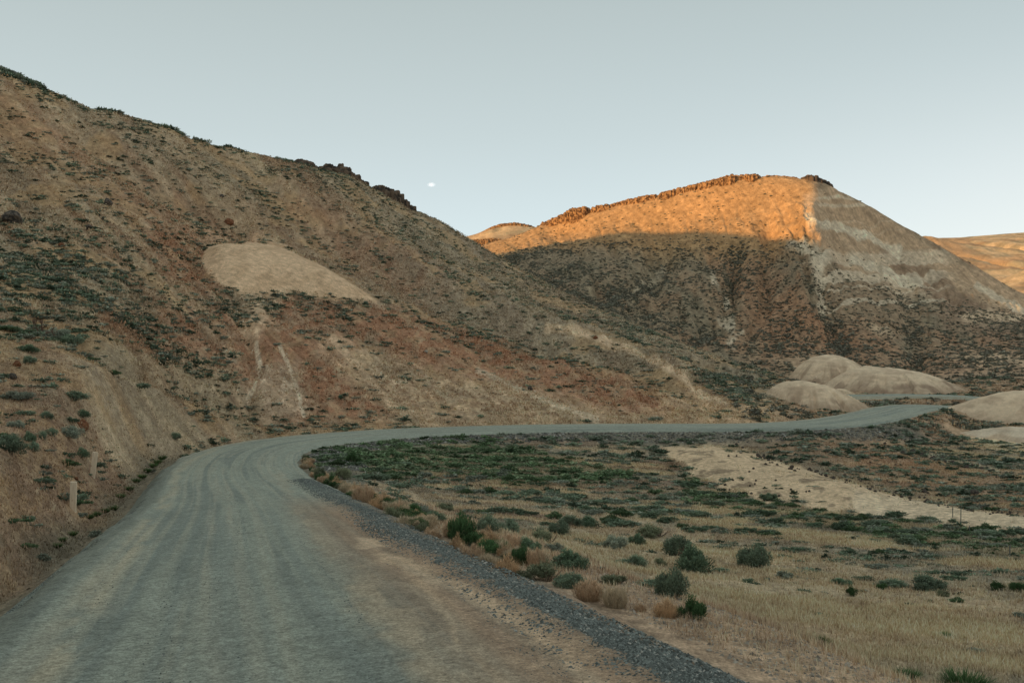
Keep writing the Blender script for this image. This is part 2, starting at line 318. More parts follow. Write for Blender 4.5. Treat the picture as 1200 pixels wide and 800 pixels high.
# valley field
fm = (LG < 5.3)*sstep(4.3, 6, ad)*((TR > 0) | (ad > 1e3))
fs = fbm(GX/9+GY/30, GY/3.5, 130, 4)
fieldc = np.zeros_like(c); fieldc[:] = (.38,.295,.20)
fieldc = mixc(fieldc, (.26,.215,.16), sstep(.42, .62, fs)*.9)
fieldc = mixc(fieldc, (.47,.36,.235), (1-sstep(.34, .5, fs))*.7)
fieldc = mixc(fieldc, (.24,.21,.16), sstep(.5, .66, n1)*.6)
fp = fbm(GX/5, GY/1.8, 133, 4)
fieldc = mixc(fieldc, (.21,.19,.145), sstep(.47, .58, fp)*.9)
fieldc = mixc(fieldc, (.23,.17,.125), sstep(.52, .62, fbm(GX/14, GY/5, 135, 4))*.8)
fieldc = mixc(fieldc, (.50,.37,.24), (1-sstep(.3, .42, fp))*.6)
c = c+(fieldc-c)*(fm*(PX > 330))[..., None]
R2 = [
 ([(360,520),(400,512),(560,518),(640,530),(760,560),(640,572),(500,560),(420,560),(370,548)], DGREEN, .42, 10),
 ([(700,508),(980,500),(1060,545),(880,530),(800,522)], (.24,.19,.14), .8, 10),
 ([(980,488),(1120,500),(1100,528),(1200,560),(1200,600),(1000,560),(900,530)], (.30,.20,.13), .6, 12),
 ([(1000,520),(1060,540),(1120,545),(1000,545)], RED, .35, 12),
 ([(800,558),(850,578),(1000,606),(1110,616),(1200,632),(1200,655),(1080,640),(960,618),(800,590)], (.18,.17,.12), .5, 8),
 ([(560,640),(700,600),(1000,660),(1210,700),(1210,800),(1000,790),(800,700)], (.44,.34,.225), .6, 25),
]
for pts, col, k, s in R2:
    c = mixc(c, col, region(pts, s, s*1.1, (0.4, 5.3))*k*(PX > 300))
c = mixc(c, (.55,.42,.285), mw)
c = mixc(c, (.22,.17,.12), mw*sstep(.62, .7, fbm(PX/16, PY/3.5, 140, 3))*.8)
c = mixc(c, (.6,.5,.37), mw*region([(1000,585),(1100,592),(1210,612),(1210,630),(1000,604)], 8, 8)*.6)
c = mixc(c, (.56,.43,.29), region([(1095,498),(1130,494),(1290,505),(1290,545),(1200,530),(1150,520)], 4, 5, (3.5, 6.5)))
c = mixc(c, (.42,.36,.27), stroke([(1083,532),(1120,541),(1170,553)], 1.5, 2, 2, (3, 5.5))*.9)
# embankments beside the road: dark crushed rock
emb = ((TR > 3.6) & (TR < 9)) & (LG < 6)
c = mixc(c, (.15,.145,.12), emb*(1-sstep(6.5, 8.5, TR+wob*5))*sstep(60, 84, RSG)*(1-sstep(175, 195, RSG))*.85)
c = mixc(c, (.17,.17,.145), ((TR > 3.2) & (TR < 6)) *(1-sstep(4.1, 4.5, TR+wob*1))*(1-sstep(70, 84, RSG)))
c = mixc(c, (.40,.29,.205), ((TR > 3.4) & (TR < 9))*sstep(3.9, 4.3, TR+wob*1.0)*(1-sstep(6.2, 8.0, TR+wob*4))*(1-sstep(60, 75, RSG))*.9)
c = mixc(c, (.24,.18,.13), ((TR > 4) & (TR < 9))*sstep(.5, .6, fbm(GX/1.2, GY/.6, 181, 3))*(1-sstep(60, 75, RSG))*.6)
c = mixc(c, (.16,.15,.115), ((TR < -3.6) & (TR > -8))*(1-sstep(5.2, 6.4, ad+wob*3))*(1-sstep(95, 110, RSG))*.85)
# far side of the road: basin
bm = (LG > 5.2)*(LG < 10.4)*sstep(890, 940, PX)
c = mixc(c, (.33,.235,.16), bm*.8)
# far hill
fh = sstep(10, 10.4, LG)*(LG < 16.2)
fhc = np.zeros_like(c); fhc[:] = (.27,.20,.135)
fhc = mixc(fhc, (.30,.185,.115), sstep(.45, .62, n1)*.8)
fhc = mixc(fhc, (.22,.185,.13), sstep(.5, .64, fbm(PX/26+LG, LG*2.2, 150, 4))*.8)
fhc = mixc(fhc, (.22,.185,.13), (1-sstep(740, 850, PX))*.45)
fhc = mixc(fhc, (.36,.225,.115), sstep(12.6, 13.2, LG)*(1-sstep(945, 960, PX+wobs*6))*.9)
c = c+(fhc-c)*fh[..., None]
R3 = [
 ([(860,330),(960,350),(1060,400),(1010,440),(900,430),(870,380)], (.34,.185,.11), .55, 22),
 ([(1040,420),(1110,400),(1200,400),(1200,450),(1050,450)], (.36,.22,.14), .5, 16),
 ([(1080,330),(1200,372),(1200,400),(1110,380)], (.25,.175,.125), .6, 12),
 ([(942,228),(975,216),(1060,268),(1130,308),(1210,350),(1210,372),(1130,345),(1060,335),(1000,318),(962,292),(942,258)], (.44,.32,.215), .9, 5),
 ([(1030,290),(1060,293),(1120,335),(1170,370),(1110,360),(1060,325)], (.25,.175,.12), .8, 6),
 ([(1000,305),(1050,318),(1090,345),(1050,345)], (.5,.4,.29), .5, 6),
 ([(920,278),(958,284),(966,292),(966,330),(958,335),(948,300),(925,292)], WHITE, .8, 5),
 ([(1120,366),(1160,362),(1200,368),(1190,376),(1130,374)], PALE, .8, 4),
 ([(1110,418),(1160,414),(1210,420),(1210,428),(1160,432)], PALE, .6, 6),
 ([(1015,375),(1040,380),(1048,395),(1025,388)], PALE, .7, 5),
 ([(905,424),(950,414),(985,422),(975,438),(935,440)], PALE, .4, 7),
 ([(1110,442),(1150,436),(1200,446),(1180,456),(1120,456)], PALE, .4, 7),
]
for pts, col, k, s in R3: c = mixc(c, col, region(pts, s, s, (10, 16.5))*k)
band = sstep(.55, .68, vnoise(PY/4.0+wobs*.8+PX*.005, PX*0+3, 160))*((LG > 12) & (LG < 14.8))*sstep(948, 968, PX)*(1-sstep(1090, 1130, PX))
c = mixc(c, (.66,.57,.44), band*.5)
for pts, w, k in [([(948,262),(985,266),(1020,275),(1052,290)], 4, .9), ([(1000,303),(1030,310),(1058,322),(1078,330)], 3.5, .9), ([(851,340),(852,346)], 3, .9), ([(848,364),(856,376)], 5, .55),
                  ([(835,316),(838,326)], 2, .6), ([(858,380),(855,400)], 3, .4), ([(1145,333),(1200,362)], 2, .7), ([(963,340),(963,352)], 2.5, .7), ([(870,385),(855,402),(858,410)], 2, .5), ([(778,300),(745,325)], 2, .3)]:
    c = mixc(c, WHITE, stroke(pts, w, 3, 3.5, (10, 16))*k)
# fine mottling and dark vegetation stain
QT = np.maximum(M0M, mw*.7)
def amp(n, k): return (1+(n-.5)*2*k*(1-.8*QT))[..., None]
c *= amp(n3, .24)*amp(n4, .26)*amp(streak2, .2)
c = np.where(((LG > 2) & (LG < 9.9) & ((TR < 0) | (LG > 5.2)))[..., None], c*np.array([1.0, .97, .96]), c)
c *= np.array([1.27, 1.21, 1.13])
np.clip(c, .02, .8, out=c)

def mesh_from(name, V, Fq, colr=None, smooth=True, uv=None):
    me = bpy.data.meshes.new(name)
    V = np.asarray(V, np.float32); Fq = np.asarray(Fq, np.int32); k = Fq.shape[1]
    me.vertices.add(len(V)); me.vertices.foreach_set('co', V.ravel())
    me.loops.add(Fq.size); me.loops.foreach_set('vertex_index', Fq.ravel())
    me.polygons.add(len(Fq)); me.polygons.foreach_set('loop_start', np.arange(0, Fq.size, k, dtype=np.int32))
    me.polygons.foreach_set('use_smooth', np.full(len(Fq), smooth))
    if colr is not None:
        a = me.color_attributes.new('Col', 'FLOAT_COLOR', 'POINT')
        a.data.foreach_set('color', np.concatenate([colr, np.ones((len(V), 1))], 1).astype(np.float32).ravel())
    me.update(calc_edges=True)
    return me
def tag(o, label=None, cat=None, group=None, kind=None):
    if label: o['label'] = label
    if cat: o['category'] = cat
    if group: o['group'] = group
    if kind: o['kind'] = kind
    return o
def link(name, me, mat=None, parent=None):
    o = bpy.data.objects.new(name, me); COL.objects.link(o)
    if mat: me.materials.clear(); me.materials.append(mat)
    if parent: o.parent = parent
    return o
def grid_faces(nr, nc):
    a = np.arange(nr*nc).reshape(nr, nc)
    return np.stack([a[:-1, :-1], a[1:, :-1], a[1:, 1:], a[:-1, 1:]], -1).reshape(-1, 4)[:, ::-1]

# ------------------------------------------------------------------ materials
def nodes_mat(name):
    m = bpy.data.materials.new(name); m.use_nodes = True; nt = m.node_tree; b = nt.nodes['Principled BSDF']
    b.inputs['Roughness'].default_value = 1; b.inputs['Specular IOR Level'].default_value = .12
    return m, nt, b
def soil_material(name, s1=2.2, s2=14, contrast=.35, bump=.5, dist=.12, chips=0.0):
    m, nt, b = nodes_mat(name); L = nt.links
    at = nt.nodes.new('ShaderNodeAttribute'); at.attribute_name = 'Col'
    tc = nt.nodes.new('ShaderNodeTexCoord')
    def noise(sc, det=6, rough=.65):
        n = nt.nodes.new('ShaderNodeTexNoise'); n.inputs['Scale'].default_value = sc; n.inputs['Detail'].default_value = det; n.inputs['Roughness'].default_value = rough
        L.new(tc.outputs['Object'], n.inputs['Vector']); return n
    na = noise(s1); nb = noise(s2, 4)
    mr = nt.nodes.new('ShaderNodeMapRange'); mr.inputs[1].default_value = .3; mr.inputs[2].default_value = .7; mr.inputs[3].default_value = 1-contrast; mr.inputs[4].default_value = 1+contrast
    L.new(na.outputs[0], mr.inputs[0])
    mr2 = nt.nodes.new('ShaderNodeMapRange'); mr2.inputs[1].default_value = .3; mr2.inputs[2].default_value = .7; mr2.inputs[3].default_value = 1-contrast; mr2.inputs[4].default_value = 1+contrast
    L.new(nb.outputs[0], mr2.inputs[0])
    mu = nt.nodes.new('ShaderNodeMath'); mu.operation = 'MULTIPLY'; L.new(mr.outputs[0], mu.inputs[0]); L.new(mr2.outputs[0], mu.inputs[1])
    mx = nt.nodes.new('ShaderNodeVectorMath'); mx.operation = 'SCALE'; L.new(at.outputs['Color'], mx.inputs[0]); L.new(mu.outputs[0], mx.inputs['Scale'])
    L.new(mx.outputs[0], b.inputs['Base Color'])
    ad_ = nt.nodes.new('ShaderNodeMath'); ad_.operation = 'ADD'; L.new(na.outputs[0], ad_.inputs[0]); L.new(nb.outputs[0], ad_.inputs[1])
    bp = nt.nodes.new('ShaderNodeBump'); bp.inputs['Strength'].default_value = bump; bp.inputs['Distance'].default_value = dist
    L.new(ad_.outputs[0], bp.inputs['Height']); L.new(bp.outputs[0], b.inputs['Normal'])
    return m
M_near = soil_material('field_soil', 3.0, 22, .38, .6, .08)
M_hill = soil_material('hillside_soil', 1.2, 6, .3, .5, .25)
M_far = soil_material('far_hill_soil', .35, 1.6, .22, .6, .8)

# ------------------------------------------------------------------ the terrain, three pieces that share their edge rows
k1 = int(np.searchsorted(LEV, 5.0)); k2 = int(np.searchsorted(LEV, 10.0))
V = np.stack([GX, GY, Z], -1)
def piece(name, r0, r1, mat):
    v = V[r0:r1+1].reshape(-1, 3); cc = c[r0:r1+1].reshape(-1, 3)
    o = link(name, mesh_from(name, v, grid_faces(r1+1-r0, NC), cc), mat); tag(o, kind='structure'); return o
piece('ground', 0, k1, M_near); piece('hillside', k1, k2, M_hill); piece('far_hill', k2, NR-1, M_far)

# ------------------------------------------------------------------ road
def road_mesh():
    s = np.concatenate([np.arange(12, 62, .14), np.arange(62, RS[-1], .4)])
    t = np.concatenate([[-4.75], np.linspace(-4.4, 4.4, 111), [4.75]]); t = np.where(t > 0, t*4.15/4.75, t)
    P = np.stack([np.interp(s, RS, RP[:, k]) for k in range(3)], 1); T2 = np.stack([np.interp(s, RS, RT[:, k]) for k in range(2)], 1)
    T2 /= np.linalg.norm(T2, axis=1)[:, None]
    SS, TT = np.meshgrid(s, t, indexing='ij')
    X = P[:, None, 0]+TT*T2[:, None, 1]; Y = P[:, None, 1]-TT*T2[:, None, 0]
    at = np.abs(TT)
    prof = .07*(1-(at/4.3)**2) - .5*np.where(TT > 0, .62, 1)*sstep(4.05, 4.75, at+np.where(TT > 0, .55, 0)+(fbm(SS/1.3, TT*0, 201, 3)-.5)*.5)
    berm = .06*np.exp(-((TT-3.0-(fbm(SS/5, SS*0, 202, 2)-.5)*.6)/.38)**2)*(1-sstep(66, 80, SS)) + .05*np.exp(-((TT+3.7)/.3)**2)*(1-sstep(80, 95, SS))
    rut = (fbm(TT*1.6, SS/14, 203, 3)-.5)*.05
    Zr = P[:, None, 2]+prof+berm+rut+(fbm(X/.35, Y/.35, 204, 2)-.5)*.02
    px = HX+F*X/np.maximum(Y, .5); py = HY-F*Zr/np.maximum(Y, .5)
    st = fbm(TT*1.9, SS/16, 210, 4); st2 = fbm(TT*7, SS/30, 211, 3); mo = fbm(TT*1.6, SS/2.6, 212, 4); gr = fbm(X/.16, Y/.16, 213, 2)
    cc = np.zeros(X.shape+(3,)); cc[:] = (.275,.285,.245)
    cc = mixc(cc, (.20,.215,.195), sstep(.45, .62, st)*.8)
    cc = mixc(cc, (.34,.325,.265), sstep(.5, .68, st2)*.55)
    cc = mixc(cc, (.40,.345,.26), np.exp(-((TT+3.15+(fbm(SS/6, SS*0, 214, 2)-.5)*.7)/.26)**2)*sstep(.3, .5, mo)*(.9-.3*sstep(50, 70, SS)))
    cc = mixc(cc, (.17,.175,.15), sstep(3.35, 3.8, -TT+(mo-.5)*.6)*.85*(1-sstep(80, 100, SS)))
    cc = mixc(cc, (.36,.31,.24), sstep(3.2, 3.9, -TT)*.6*sstep(86, 105, SS))
    near = (1-sstep(52, 66, SS))
    dusty = sstep(.2, 2.2, TT)*near
    cc = mixc(cc, (.325,.248,.182), dusty*.9)
    cc = mixc(cc, (.21,.19,.155), dusty*sstep(.52, .64, fbm(TT*3.2+SS*.05, SS/13, 221, 3))*.6)
    def st_px(pts, w, k, col=(.42,.34,.25)):
        nonlocal cc
        d = polydist(pts, px, py)+(fbm(X/.5, Y/.5, 215, 3)-.5)*w*1.6
        cc = mixc(cc, col, (1-sstep(w*.1, w*1.7, d))*min(1, k)*sstep(.28, .55, fbm(TT*2.4, SS/1.8, 216, 3)))
    st_px([(425,632),(470,660),(540,690),(610,730),(660,765),(690,800)], 8, 1.0, (.52,.43,.32))
    st_px([(452,655),(500,690),(530,730),(545,800)], 4, .7, (.5,.41,.3))
    st_px([(470,650),(560,700),(640,755),(700,810)], 4, .7, (.5,.41,.3))
    st_px([(455,660),(520,705),(565,760),(590,810)], 10, .45)
    st_px([(430,690),(480,740),(520,800)], 24, .65)
    st_px([(610,725),(680,770),(730,810)], 22, .6)
    st_px([(560,780),(640,800)], 20, .5)
    st_px([(330,560),(352,600),(390,650)], 8, .3)
    darkg = np.exp(-((TT-3.15)/.42)**2)*(1-sstep(66, 84, SS))
    cc = mixc(cc, (.14,.15,.135), darkg*.75)
    cc = mixc(cc, (.215,.235,.215), sstep(.5, .62, fbm(TT*4.5, SS/40, 218, 3))*.55*near*(1-sstep(1, 2.4, TT)))
    for tc_ in (1.55, 2.05, -1.3, -.75): cc = mixc(cc, (.36,.33,.265), np.exp(-((TT-tc_-(fbm(SS/8, SS*0+tc_, 219, 2)-.5)*.7)/.11)**2)*.4*sstep(.35, .6, fbm(SS/4, TT, 220, 2)))
    cc *= lerp(np.array([1.20, 1.22, 1.16]), np.array([1.26, 1.10, .98]), dusty[..., None]); cc *= (.92+.16*mo)[..., None]; cc *= (.80+.40*gr)[..., None]
    me = mesh_from('road', np.stack([X, Y, Zr], -1).reshape(-1, 3), grid_faces(len(s), len(t))[:, ::-1], cc.reshape(-1, 3))
    return me
M_road = soil_material('gravel_surface', 14, 46, .40, .75, .03)
road = tag(link('road', road_mesh(), M_road), kind='structure')
# ------------------------------------------------------------------ distant hills
def px_at(px, D): return (px-HX)/F*D
def far_ridge(name, knots, D0, D1, Dtop, basey, colf, mat, nr=70, step=1.6, rough=4):
    kx = [k[0] for k in knots]; ky = [k[1] for k in knots]
    px = np.arange(kx[0], kx[-1], step); top = pchip(kx, ky, px)
    t = np.linspace(0, 1, nr)
    D = np.where(t < .85, D0+(Dtop-D0)*t/.85, Dtop+(D1-Dtop)*(t-.85)/.15)
    X = (px[None]-HX)/F*D[:, None]; Y = np.repeat(D[:, None], len(px), 1)
    zt = (HY-top)/F*Dtop; zb = (HY-basey)/F*D0
    prof = np.where(t < .85, (t/.85)**.85, 1-.25*((t-.85)/.15)**2)
    Zz = zb+(zt-zb)[None]*prof[:, None]
    n = fbm(X/90, Y/90, 301, 4)-.5; n2_ = fbm(X/22, Y/22, 302, 3)-.5
    gul = np.clip(1-np.abs(2*fbm(X/60, Y/300, 303, 2)-1)*2, 0, 1)**2
    k = np.sin(np.clip(t/.85, 0, 1)*math.pi)[:, None]
    if name == 'distant_mesa': Zz = Zz+15*np.exp(-((px[None]-1075)/45)**2)*np.sin(np.clip((t-.15)/.62, 0, 1)*math.pi)[:, None]
    Zz = Zz+n*rough*2*k+n2_*rough*.6*(k+.15)-gul*rough*1.4*k
    cc = colf(X, Y, px[None]+0*X, t[:, None]+0*X)
    o = link(name, mesh_from(name, np.stack([X, Y, Zz], -1).reshape(-1, 3), grid_faces(nr, len(px)), cc.reshape(-1, 3)), mat)
    return tag(o, kind='structure')
def col_far(X, Y, px, t):
    q = np.zeros(X.shape+(3,)); q[:] = (.58,.42,.25)
    q = mixc(q, (.33,.27,.17), sstep(.42, .62, fbm(X/16, Y/16, 311, 4))*.7)
    q = mixc(q, (.36,.20,.11), sstep(.45, .6, fbm(X/70, Y/40, 312, 3))*.5)
    sp = fbm(X/5, Y/12, 313, 2)
    return q*(.7+.6*sp)[..., None]
far_ridge('distant_butte', [(520,290),(540,279),(560,273),(580,264),(600,261),(622,264),(640,272),(680,292),(720,320)], 720, 900, 830, 300, col_far, M_far, rough=2.5)
far_ridge('distant_mesa', [(1010,300),(1060,282),(1085,279),(1120,278),(1160,275),(1200,272),(1280,268),(1380,262),(1500,270)], 800, 1700, 1350, 352, col_far, M_far, nr=110, rough=9)
far_ridge('distant_foothill', [(1085,352),(1110,345),(1150,338),(1180,325),(1210,312),(1260,300),(1400,305)], 640, 820, 760, 362, col_far, M_far, rough=4)

# ------------------------------------------------------------------ bare clay mounds by the road
def mound(cx, cy, rx, ry, ztop, rot=0, seed=0, p=2.2, colr=(.76,.58,.40), lean=0, base=None):
    n = 110; u = np.linspace(-1.15, 1.15, n); U, W = np.meshgrid(u, u, indexing='xy')
    a = math.radians(rot); X = cx+(U*rx*math.cos(a)-W*ry*math.sin(a)); Y = cy+(U*rx*math.sin(a)+W*ry*math.cos(a))
    zb = float(ground_at([cx], [cy])[0]) if base is None else base
    r = np.hypot(U+lean*(1-np.hypot(U, W)), W)*(1+(fbm(np.arctan2(U, W)*1.2+5, 0*U, seed, 4)-.5)*.36)
    h = (1-np.clip(r, 0, 1.3)**p); h = np.where(h < 0, h*.8, h)
    Zm = zb-.15+(ztop-zb+.15)*h
    rl = fbm(np.arctan2(U, W)*7, r*1.5, seed+1, 3)
    Zm += (fbm(X/3.2, Y/3.2, seed+2, 3)-.5)*.8*np.clip(1.1-r, 0, 1)-np.clip(rl-.42, 0, 1)*2.2*sstep(.3, .9, r)-np.clip(fbm(np.arctan2(U, W)*17, r*1.5, seed+9, 2)-.45, 0, 1)*1.2*sstep(.4, .9, r)
    Zm += (fbm(X/.8, Y/.8, seed+3, 2)-.5)*.10
    q = np.zeros(X.shape+(3,)); q[:] = colr
    q = mixc(q, (.52,.37,.25), sstep(.45, .65, fbm(X/3, Zm/.6, seed+4, 3))*.5)
    q = mixc(q, (.36,.26,.18), sstep(.72, 1.02, r)*.6)
    q = mixc(q, (.27,.18,.125), sstep(.55, .7, fbm(X/2.5+9, Y/2.5, seed+5, 3))*sstep(.2, 1, r)*.6)
    q *= (.78+.44*fbm(X/.9, Zm/.22, seed+6, 4))[..., None]
    return tag(link('clay_mound', mesh_from('clay_mound', np.stack([X, Y, Zm], -1).reshape(-1, 3), grid_faces(n, n)[:, ::-1], q.reshape(-1, 3)), M_mound), kind='structure')
M_mound = soil_material('bare_clay', 1.6, 9, .10, .45, .10)
mound(43.5, 137, 8.0, 9, -4.45, 10, 400, 2.1, lean=.25)
mound(73.5, 184, 13.5, 13, -3.3, 0, 410, 2.3, lean=.2)
mound(69, 203, 9.5, 9, -.9, 0, 420, 2.2, lean=.15)
mound(76, 131.5, 20.5, 8.0, -5.2, 5, 430, 1.7, colr=(.76,.58,.40))
mound(61, 111, 10.5, 5.5, -8.9, -8, 440, 2.0, colr=(.70,.57,.42), base=-10.6)
mound(58.5, 166.5, 3.0, 2.0, -6.9, 0, 450, 2.0)

# ------------------------------------------------------------------ basalt rimrock
def rock_material(name, colr, colr2, sc=1.2):
    m, nt, b = nodes_mat(name); L = nt.links
    tc = nt.nodes.new('ShaderNodeTexCoord'); n = nt.nodes.new('ShaderNodeTexNoise'); n.inputs['Scale'].default_value = sc; n.inputs['Detail'].default_value = 6
    L.new(tc.outputs['Object'], n.inputs['Vector'])
    rp = nt.nodes.new('ShaderNodeValToRGB'); rp.color_ramp.elements[0].color = colr+(1,); rp.color_ramp.elements[1].color = colr2+(1,)
    rp.color_ramp.elements[0].position = .42; rp.color_ramp.elements[1].position = .58
    L.new(n.outputs[0], rp.inputs[0]); L.new(rp.outputs[0], b.inputs['Base Color'])
    bp = nt.nodes.new('ShaderNodeBump'); bp.inputs['Strength'].default_value = .7; bp.inputs['Distance'].default_value = .3; L.new(n.outputs[0], bp.inputs['Height']); L.new(bp.outputs[0], b.inputs['Normal'])
    return m
M_rim = rock_material('basalt_rim', (.09,.05,.03), (.40,.235,.115), .9)
M_rimd = rock_material('basalt_dark', (.05,.042,.035), (.17,.12,.085), .5)
M_rock = rock_material('dark_rock', (.055,.05,.045), (.16,.13,.105), 3)
M_rockr = rock_material('red_rock', (.16,.07,.04), (.30,.14,.075), 3)
M_rockp = rock_material('pale_rock', (.28,.25,.2), (.45,.40,.33), 3)
def outcrop(pts, label, lev, wcol, hgt, mat, push=5.0, seed=0, rise=0.0, D=None, jit=.16, group=None):
    """columnar cliff: pts are (bearing as picture x, picture y of the cliff top); the face steps out of the slope"""
    r = random.Random(seed); VV = []; FF = []
    xs = [p[0] for p in pts]; ys = [p[1] for p in pts]
    nrow = 4
    for d in range(nrow):
        px = xs[0]-r.random()
        while px < xs[-1]:
            yt = np.interp(px, xs, ys); th = math.atan((px-HX)/F)
            if D is None:
                j = int(np.searchsorted(THG, th)); k = int(np.searchsorted(LEV, lev)); R0 = GR[k, j]
            else: R0 = D/math.cos(th)
            wpx = wcol*r.uniform(.5, 1.9)
            cl = float(vnoise(np.array([px/15.0+seed*7]), np.array([seed*1.0]), 77)[0]); cl2 = float(vnoise(np.array([px/5.0]), np.array([seed*3.0]), 78)[0])
            env = min(1, (px-xs[0]+2)/7, (xs[-1]-px+2)/7)
            out = push*(.25+.95*cl)*max(.2, env)*d/(nrow-1)
            Rr = R0-out+r.uniform(-.3, .3)
            X = Rr*math.sin(th); Y = Rr*math.cos(th)
            zt = (HY-yt)/F*Y+rise-(d/(nrow-1))*hgt*(.15+.35*(1-cl2))-r.random()*hgt*jit-(1-max(0, env))*hgt*.6-hgt*.35*(1-cl)
            zb = zt-hgt*1.6-out*.5
            rad = wpx/F*R0*.74; n = r.choice((5, 6)); a0 = r.random()*6
            tx, ty = r.uniform(-.05, .05)*hgt, r.uniform(-.05, .05)*hgt
            i0 = len(VV); rr = [rad*r.uniform(.75, 1.2) for _ in range(n)]
            for q, (z_, f) in enumerate(((zb, 1.2), (zb+(zt-zb)*.6, 1.02), (zt-rad*.3, .95), (zt, .6))):
                for i in range(n):
                    a = a0+i*6.2832/n
                    VV.append((X+tx*q/3+rr[i]*f*math.cos(a), Y+ty*q/3+rr[i]*f*math.sin(a), z_+(r.uniform(-.2, .2)*rad if q else 0)))
            for q in range(3):
                for i in range(n):
                    a = i0+q*n+i; b = i0+q*n+(i+1) % n
                    FF.append((a, b, b+n)); FF.append((a, b+n, a+n))
            top = i0+3*n
            for i in range(1, n-1): FF.append((top, top+i, top+i+1))
            px += wpx*.75
    V_ = np.array(VV); cen = V_.mean(0); cen[2] = V_[:, 2].min()
    o = link('rock_outcrop', mesh_from('rock_outcrop', V_-cen, FF, None, False), mat); o.location = cen
    return tag(o, label, 'rock outcrop', group)
outcrop([(344,194),(360,196),(376,203)], 'small dark rock outcrop on the left ridge line, furthest up the slope', 9.0, 4, 2.0, M_rimd, 5, 1, rise=2.0)
outcrop([(378,201),(400,204),(418,213),(433,224)], 'long dark basalt outcrop on the left ridge line, middle of its three outcrops', 9.0, 4, 2.4, M_rimd, 6, 2, rise=2.8, jit=.4)
outcrop([(438,224),(455,228),(470,237),(488,251)], 'broken dark basalt outcrop at the low end of the left ridge line', 9.0, 4, 2.4, M_rimd, 6, 3, rise=2.8, jit=.4)
outcrop([(632,263),(650,256),(668,246),(690,242)], 'sunlit orange basalt cliff at the left foot of the far hill crest', 15.0, 2.8, 2.2, M_rim, 8, 4, jit=.35, rise=.8)
outcrop([(694,243),(715,239),(745,232),(770,227)], 'low sunlit broken basalt rim halfway up the far hill crest', 15.0, 2.6, 1.5, M_rim, 5, 5, jit=.4, rise=.5)
outcrop([(772,227),(800,219),(830,212),(860,205),(890,204)], 'long sunlit band of basalt columns below the far hill summit', 15.0, 2.6, 1.9, M_rim, 6.5, 6, jit=.35, rise=.6)
outcrop([(894,206),(912,206),(936,208)], 'thin sunlit basalt rim on top of the far hill summit', 15.0, 2.6, 1.0, M_rim, 3.5, 7, jit=.4, rise=.4)
outcrop([(942,209),(955,209),(975,218)], 'short dark basalt cap where the far hill crest turns down to the right', 15.0, 2.8, 1.6, M_rimd, 6, 8, jit=.3, rise=1.7)
outcrop([(541,281),(560,279),(580,277),(600,279),(622,273)], 'low sunlit basalt ledge along the foot of the distant butte', 0, 2.6, 4.5, M_rim, 5, 9, D=735)
outcrop([(572,267),(588,261),(606,260),(624,263)], 'thin dark basalt cap on top of the distant butte', 0, 2.4, 2.2, M_rim, 5, 10, D=826)

# ------------------------------------------------------------------ plants
def plant_material(name, jitter=.25, rough=.75):
    m, nt, b = nodes_mat(name); L = nt.links; b.inputs['Roughness'].default_value = rough
    at = nt.nodes.new('ShaderNodeAttribute'); at.attribute_name = 'Col'
    oi = nt.nodes.new('ShaderNodeObjectInfo'); mr = nt.nodes.new('ShaderNodeMapRange'); mr.inputs[3].default_value = 1-jitter; mr.inputs[4].default_value = 1+jitter
    L.new(oi.outputs['Random'], mr.inputs[0])
    v = nt.nodes.new('ShaderNodeVectorMath'); v.operation = 'SCALE'; L.new(at.outputs['Color'], v.inputs[0]); L.new(mr.outputs[0], v.inputs['Scale']); L.new(v.outputs[0], b.inputs['Base Color'])
    return m
M_leaf = plant_material('sage_leaves'); M_dry = plant_material('dry_stems', .15); M_grass = plant_material('dry_grass', 0); M_stone = plant_material('crushed_stone', 0, .9)
M_wood = plant_material('woody_stems', .1)
SAGE = (.22,.28,.19); SAGE2 = (.32,.35,.27); GREENB = (.085,.155,.065); DRY = (.62,.44,.29)
def leaves(n, rng_, lumps=9, flat=.62, ls=.055, asp=2.4, colr=SAGE, var=.35, up=.5, spread=.22):
    """unit-radius bush: n leaf triangles in overlapping lumps"""
    a = rng_.random(lumps)*6.283; rr = np.sqrt(rng_.random(lumps))*.78; rr[0] = 0
    lc = np.stack([rr*np.cos(a), rr*np.sin(a), .22+.58*rng_.random(lumps)*(1-rr*.75)], 1)
    lr = spread+.16*rng_.random(lumps)
    k = rng_.integers(0, lumps, n)
    d = rng_.normal(size=(n, 3)); d /= np.linalg.norm(d, axis=1)[:, None]
    rad = rng_.random(n)**.5*(1+.25*(rng_.random(n) < .06))
    p = lc[k]+d*(lr[k]*rad)[:, None]
    p[:, 2] = np.abs(p[:, 2])*flat/.62
    o = d+np.array([0, 0, up])+rng_.normal(size=(n, 3))*.45; o /= np.linalg.norm(o, axis=1)[:, None]
    side = np.cross(o, rng_.normal(size=(n, 3))); side /= np.linalg.norm(side, axis=1)[:, None]
    L_ = ls*(.6+.8*rng_.random(n)); W_ = L_/asp
    v = np.stack([p-side*W_[:, None], p+side*W_[:, None], p+o*L_[:, None]*1.6], 1)
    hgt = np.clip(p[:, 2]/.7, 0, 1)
    sh = (.45+.55*rad)*(.62+.55*hgt)*(1+(rng_.random(n)-.5)*var)*(.85+.3*rng_.random(lumps)[k])  # self-shadow painted into the leaf colour: darker inside and low down
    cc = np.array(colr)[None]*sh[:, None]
    return v.reshape(-1, 3), np.repeat(cc, 3, 0)
def tris(n): return np.arange(n*3).reshape(-1, 3)
